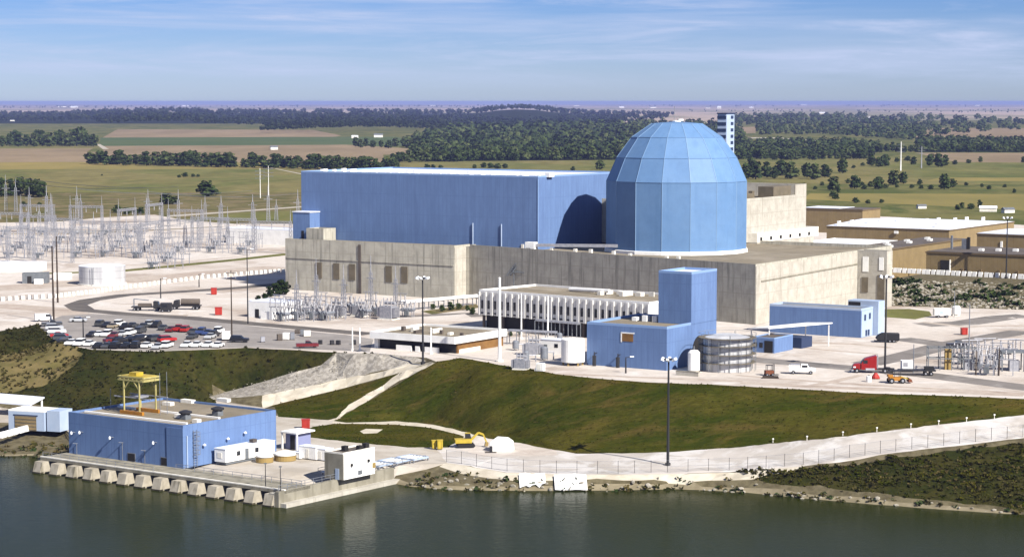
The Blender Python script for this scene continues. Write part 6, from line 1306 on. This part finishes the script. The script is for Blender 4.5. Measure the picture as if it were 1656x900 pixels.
wood('far_woodland', [([(-80, 196), (-80, 186), (150, 184), (400, 183), (620, 183), (780, 183), (1000, 183), (1090, 186), (1040, 205), (760, 207), (540, 207), (160, 207), (150, 199)], .8), ([(420, 217), (640, 212), (860, 211), (860, 203), (540, 207), (440, 209)], .2)], 3200, (5, 9), 22, ('leaf_far', 'leaf_far', 'leaf_far_pale'), hillz, .2)
wood('horizon_treeline', [([(-60, 176), (300, 175), (300, 172), (-60, 173)], .25), ([(300, 174), (900, 174), (900, 171.5), (300, 171.5)], .35), ([(1100, 181), (1680, 183), (1680, 178), (1100, 178)], .25), ([(1000, 173), (1680, 173), (1680, 171), (1000, 171)], .15)], 320, (1.8, 3), 16, LV, None, .25)
q = MB(); gx = 36; gy = 10; vs = []
for j in range(gy + 1):
    for i in range(gx + 1):
        px = -60 + 1150 * i / gx; py = 196 - 13 * j / gy; p = P(px, py, 0); vs.append((p.x, p.y, (hillz(px, 180) - .3) * math.sin(math.pi * min(1, j / gy)) if 0 < j < gy else -.5))
q.add(vs, [(j * (gx + 1) + i, j * (gx + 1) + i + 1, (j + 1) * (gx + 1) + i + 1, (j + 1) * (gx + 1) + i) for j in range(gy) for i in range(gx)]); o = q.build('hills', M['f_woodfloor']); o['kind'] = 'structure'
# ------------------------------------------------------------------ brush, rocks
def scatter(name, polys, spacing, mats, size, quad_n, hfun=None, prob=None, zf=ground_z, squash=.7):
    g = np.random.default_rng(len(name)); out = []; base = leaf_cloud([(0, 0, .3, .5), (.35, .1, .25, .35), (-.3, .15, .22, .4), (.05, -.3, .25, .38)], quad_n, .24, 3, squash)
    ids = []
    for poly in polys:
        pa = np.array(poly); lo_, hi_ = pa.min(0), pa.max(0); lo_ = np.maximum(lo_, [-190, 360]); hi_ = np.minimum(hi_, [190, 720]); m_ = int((hi_ - lo_).prod() / spacing ** 2); c = lo_ + (hi_ - lo_) * g.random((m_, 2)); c = c[inside(c, poly)]
        zc = np.array([zf(*a) for a in c]) if zf is not ground_z else np.where(inside(c, plateau), 0, idw(c))
        for (x, y), z in zip(c, zc):
            if prob and g.random() > prob(x, y): continue
            s = size * g.uniform(.5, 1.35); a = g.uniform(0, 6.28); ca, sa = math.cos(a), math.sin(a); v = base * s
            out.append(np.column_stack([v[:, 0] * ca - v[:, 1] * sa + x, v[:, 0] * sa + v[:, 1] * ca + y, v[:, 2] * g.uniform(.6, 1.2) + z])); ids.append(np.full(quad_n, g.choice(len(mats))))
    o = bpy.data.objects.new(name, quads(name, np.concatenate(out), [M[m] for m in mats], np.concatenate(ids))); COL.objects.link(o); o['kind'] = 'stuff'
patch = lambda x, y: .35 + .65 * (math.sin(x * .13 + y * .09) * math.sin(y * .21 - x * .05) > -.25)
scatter('bank_shrubbery', zone_poly('bank_brush'), .62, ('leaf_brush', 'leaf_grass', 'leaf_dry', 'leaf_brush', 'leaf_grass'), .58, 10, prob=patch)
kn = zone_poly('dry_grass')[0]
scatter('slope_shrubbery', zone_poly('brush_slope'), 1.25, ('leaf_brush', 'leaf_brush', 'leaf_brush', 'leaf_brush'), .62, 12, prob=lambda x, y: 0 if inside(np.array([[x, y]]), kn)[0] else .9)
scatter('dry_tussocks', zone_poly('dry_grass'), 1.3, ('leaf_dry', 'leaf_dry', 'leaf_brush'), .8, 9, prob=patch)
padz = np.array(zone_poly('concrete_pad')[0])
scatter('grass_tufts', zone_poly('lawn'), .95, ('leaf_grass', 'leaf_grass', 'leaf_grass_dry'), .30, 6, prob=lambda x, y: 0 if padz[:, 0].min() - .4 < x < padz[:, 0].max() + .4 and padz[:, 1].min() - .4 < y < padz[:, 1].max() + .4 else .8, squash=.5)
shore_poly = [(q.x, q.y) for q in pts([(640, 779, -13), (690, 786, -13), (760, 788, -13), (900, 788, -13), (1100, 786, -13), (1190, 789, -13), (1300, 799, -13), (1660, 824, -13), (1660, 814, -12), (1300, 790, -12.4), (1180, 770, -11.6), (1080, 770, -11.8), (1000, 772, -11.8), (900, 771, -11.8), (820, 768, -11.6), (730, 756, -11.3), (680, 762, -11.5)])]
scatter('waterside_weeds', [shore_poly, [(q.x, q.y) for q in pts([(-60, 735, -13), (60, 733, -13), (108, 726, -11.6), (108, 704, -11.2), (60, 706, -11.3), (-60, 712, -11.4)])]], 1.25, ('leaf_brush', 'leaf_dry', 'leaf_dark'), .85, 10, prob=lambda x, y: .75 if abs(x) > 50 else .5)
ICO = None
def rocks(name, polys, spacing, size, zf=None, prob=.8):
    import bmesh
    bm = bmesh.new(); bmesh.ops.create_icosphere(bm, subdivisions=1, radius=1); bv = np.array([v.co[:] for v in bm.verts]); bf = np.array([[v.index for v in f.verts] for f in bm.faces]); bm.free()
    g = np.random.default_rng(len(name) * 3); V_ = []; F_ = []; n0 = 0
    for poly in polys:
        pa = np.array(poly); lo_, hi_ = pa.min(0), pa.max(0); m_ = int((hi_ - lo_).prod() / spacing ** 2); c = lo_ + (hi_ - lo_) * g.random((m_, 2)); c = c[inside(c, poly)]; c = c[g.random(len(c)) < prob]
        z = zf(c) if zf else np.where(inside(c, plateau), 0, idw(c))
        for (x, y), zz_ in zip(c, z):
            s = size * g.uniform(.4, 1.3); v = bv * (s * g.uniform(.6, 1.2, 3)) * g.uniform(.8, 1.15, (len(bv), 1)) * np.array([1, 1, .7]); V_.append(v + np.array([x, y, zz_ + s * .15])); F_.append(bf + n0); n0 += len(bv)
    me = bpy.data.meshes.new(name); me.from_pydata(np.concatenate(V_).tolist(), [], np.concatenate(F_).tolist()); me.materials.append(M['rock']); o = bpy.data.objects.new(name, me); COL.objects.link(o); o['kind'] = 'stuff'
rocks('shore_rocks', [shore_poly], 1.3, .48, prob=.5)
rocks('ramp_rubble', zone_poly('rubble_ramp'), .6, .15)
def terz(c):
    a, b_, c2, d = TERR; nrm = (c2 - a).cross(b_ - a); return np.array([a.z - (nrm.x * (x - a.x) + nrm.y * (y - a.y)) / nrm.z for x, y in c])
tp = [(q.x, q.y) for q in (TERR[0], TERR[0].lerp(TERR[2], .55), TERR[1].lerp(TERR[3], .55), TERR[1])]
rocks('terrace_riprap', [tp], 1.0, .55, terz, .8)
scatter('terrace_shrubs', [tp], 2.6, ('leaf_dark', 'leaf_dark', 'leaf_mid'), 1.9, 16, zf=lambda x, y: float(terz(np.array([[x, y]]))[0]), prob=lambda x, y: .97 if x < TERR[0].x + 14 else (.6 if y < TERR[0].y - (x - TERR[0].x) * .1 + 9 else .22 + .4 * (math.sin(x * .4) * math.sin(y * .5 + 1) > .2)))
# ornamental bushes round the buildings
k = 0
for (px, py, s, kind) in ((715, 503, 2.2, 0), (728, 501, 2.6, 4), (742, 500, 2.0, 3), (756, 502, 1.8, 0), (765, 508, 2.2, 4), (436, 480, 3.6, 2), (446, 478, 4.4, 0), (456, 476, 5, 4), (428, 486, 2.6, 0), (418, 488, 2.2, 4), (700, 500, 1.8, 3), (826, 543, 1.5, 0), (840, 541, 1.4, 3), (1212, 561, 1.6, 0)):
    k += 1; tree(P(px, py, 0), s, 'x', 'bushes by the concrete walls', kind, 1.3, name='bush')
for o in [o for o in COL.objects if o.name.split('.')[0] == 'bush' and proj(o.location)[0] < 470]:
    for ch in o.children:
        if ch.name.startswith('crown'):
            ch.data = ch.data.copy(); ch.data.materials[0] = M['leaf_far']; ch.data.materials[1] = M['leaf_far']
sh = sorted([o for o in COL.objects if o.name.split('.')[0] == 'bush'], key=lambda o: proj(o.location)[0])
for i, o in enumerate(sh): o['label'] = 'green bush near the plant buildings, %s from the left' % ordn(i + 1); o['category'] = 'bush'
HAZE = 4.2e-5; SKY = 0.05; SUN = 5.0; EXPO = 0.98; HAZE_COL = (.32, .38, .76, 1)
SKY_LO = (0.64, 0.80, 1.36); SKY_HI = (0.36, 0.56, 1.14); SKY_TOP = (.42, .52, .78); CLOUD = (5.6, 6.5, 9.0)
# ------------------------------------------------------------------ air, sky, sun, camera
hz = bpy.data.materials.new('haze'); hz.use_nodes = True; n, l = nt(hz)
n.remove(n['Principled BSDF'])
pv = n.new('ShaderNodeVolumePrincipled'); pv.inputs['Color'].default_value = HAZE_COL; pv.inputs['Density'].default_value = HAZE
l.new(pv.outputs[0], n['Material Output'].inputs['Volume'])
q = MB(); q.box(-44000, 44000, -700, 43000, -21, 63)
o = q.build('haze', hz); o['kind'] = 'stuff'
w = bpy.data.worlds.new('World'); scene.world = w; w.use_nodes = True; n = w.node_tree.nodes; l = w.node_tree.links
bg = n['Background']; bg.inputs['Strength'].default_value = SKY
AZ, EL = R(41), R(38)
sd = Vector((math.sin(AZ) * math.cos(EL), -math.cos(AZ) * math.cos(EL), math.sin(EL)))
sk = n.new('ShaderNodeTexSky'); sk.sky_type = 'NISHITA'; sk.sun_disc = False; sk.sun_elevation = EL; sk.sun_rotation = math.atan2(sd.x, sd.y)
sk.altitude = 200; sk.air_density = 1.0; sk.dust_density = .3; sk.ozone_density = 3.0
tc = n.new('ShaderNodeTexCoord')
sx = n.new('ShaderNodeSeparateXYZ'); l.new(tc.outputs['Generated'], sx.inputs[0])
def mr(val, a, b_, c=0.0, d=1.0):
    r = n.new('ShaderNodeMapRange'); r.interpolation_type = 'SMOOTHSTEP'; l.new(val, r.inputs['Value'])
    for k, x in (('From Min', a), ('From Max', b_), ('To Min', c), ('To Max', d)): r.inputs[k].default_value = x
    return r.outputs['Result']
def mixc(fac, a, z, mode='MIX'):
    x = n.new('ShaderNodeMix'); x.data_type = 'RGBA'; x.blend_type = mode
    if isinstance(fac, float): x.inputs['Factor'].default_value = fac
    else: l.new(fac, x.inputs['Factor'])
    for s, q_ in ((x.inputs[6], a), (x.inputs[7], z)):
        if isinstance(q_, tuple): s.default_value = (*q_, 1)
        else: l.new(q_, s)
    return x.outputs[2]
# the clear air overhead is bluer than the band at the horizon
tint = mixc(mr(sx.outputs['Z'], 0.0, 0.055), SKY_LO, SKY_HI); tint = mixc(mr(sx.outputs['Z'], .08, .4), tint, SKY_TOP)
col = mixc(1.0, sk.outputs[0], tint, 'MULTIPLY')
def cl(rot, scale, det, a, b_, seed, ro=.6):
    mp = n.new('ShaderNodeMapping'); mp.inputs['Rotation'].default_value = (0, rot, 0); mp.inputs['Scale'].default_value = scale; mp.inputs['Location'].default_value = (seed, seed * .7, seed * .3)
    l.new(tc.outputs['Generated'], mp.inputs[0])
    t = n.new('ShaderNodeTexNoise'); t.inputs['Scale'].default_value = 1; t.inputs['Detail'].default_value = det; t.inputs['Roughness'].default_value = ro; t.inputs['Distortion'].default_value = .5
    l.new(mp.outputs[0], t.inputs['Vector']); return mr(t.outputs['Fac'], a, b_)
def mul(a, b_, op='MULTIPLY'):
    x = n.new('ShaderNodeMath'); x.operation = op; x.use_clamp = True
    for s, q_ in ((x.inputs[0], a), (x.inputs[1], b_)):
        if isinstance(q_, float): s.default_value = q_
        else: l.new(q_, s)
    return x.outputs[0]
c1 = cl(R(3), (9, 2, 95), 7, .44, .74, 3.1, .62)
c2 = cl(R(-2), (4, 1, 60), 5, .42, .72, 8.7)
cm = mul(mul(c1, .75), mul(c2, .55), 'ADD')
cm = mul(cm, mr(sx.outputs['Z'], .003, .018))
col = mixc(cm, col, CLOUD)
l.new(col, bg.inputs['Color'])
sl = bpy.data.lights.new('sun', 'SUN'); sl.energy = SUN; sl.angle = R(.53); sl.color = (1, .95, .87)
so = bpy.data.objects.new('sun', sl); COL.objects.link(so); so.rotation_euler = sd.to_track_quat('Z', 'Y').to_euler(); so.location = sd * 200
cam = bpy.data.cameras.new('camera'); co = bpy.data.objects.new('camera', cam); COL.objects.link(co); scene.camera = co
co.location = (0, 0, CAMZ); co.rotation_euler = (math.pi / 2 - PIT, 0, 0)
cam.sensor_fit = 'HORIZONTAL'; cam.sensor_width = 36; cam.lens = F * 36 / 1656; cam.shift_y = (CY - 450) / 1656; cam.clip_start = 1; cam.clip_end = 120000
vs = scene.view_settings; vs.view_transform = 'Standard'; vs.look = 'None'; vs.gamma = 1; vs.exposure = EXPO
try: scene.display_settings.display_device = 'sRGB'
except Exception: pass
scene.cycles.max_bounces = 6; scene.cycles.diffuse_bounces = 3; scene.cycles.volume_bounces = 0; scene.cycles.use_denoising = True
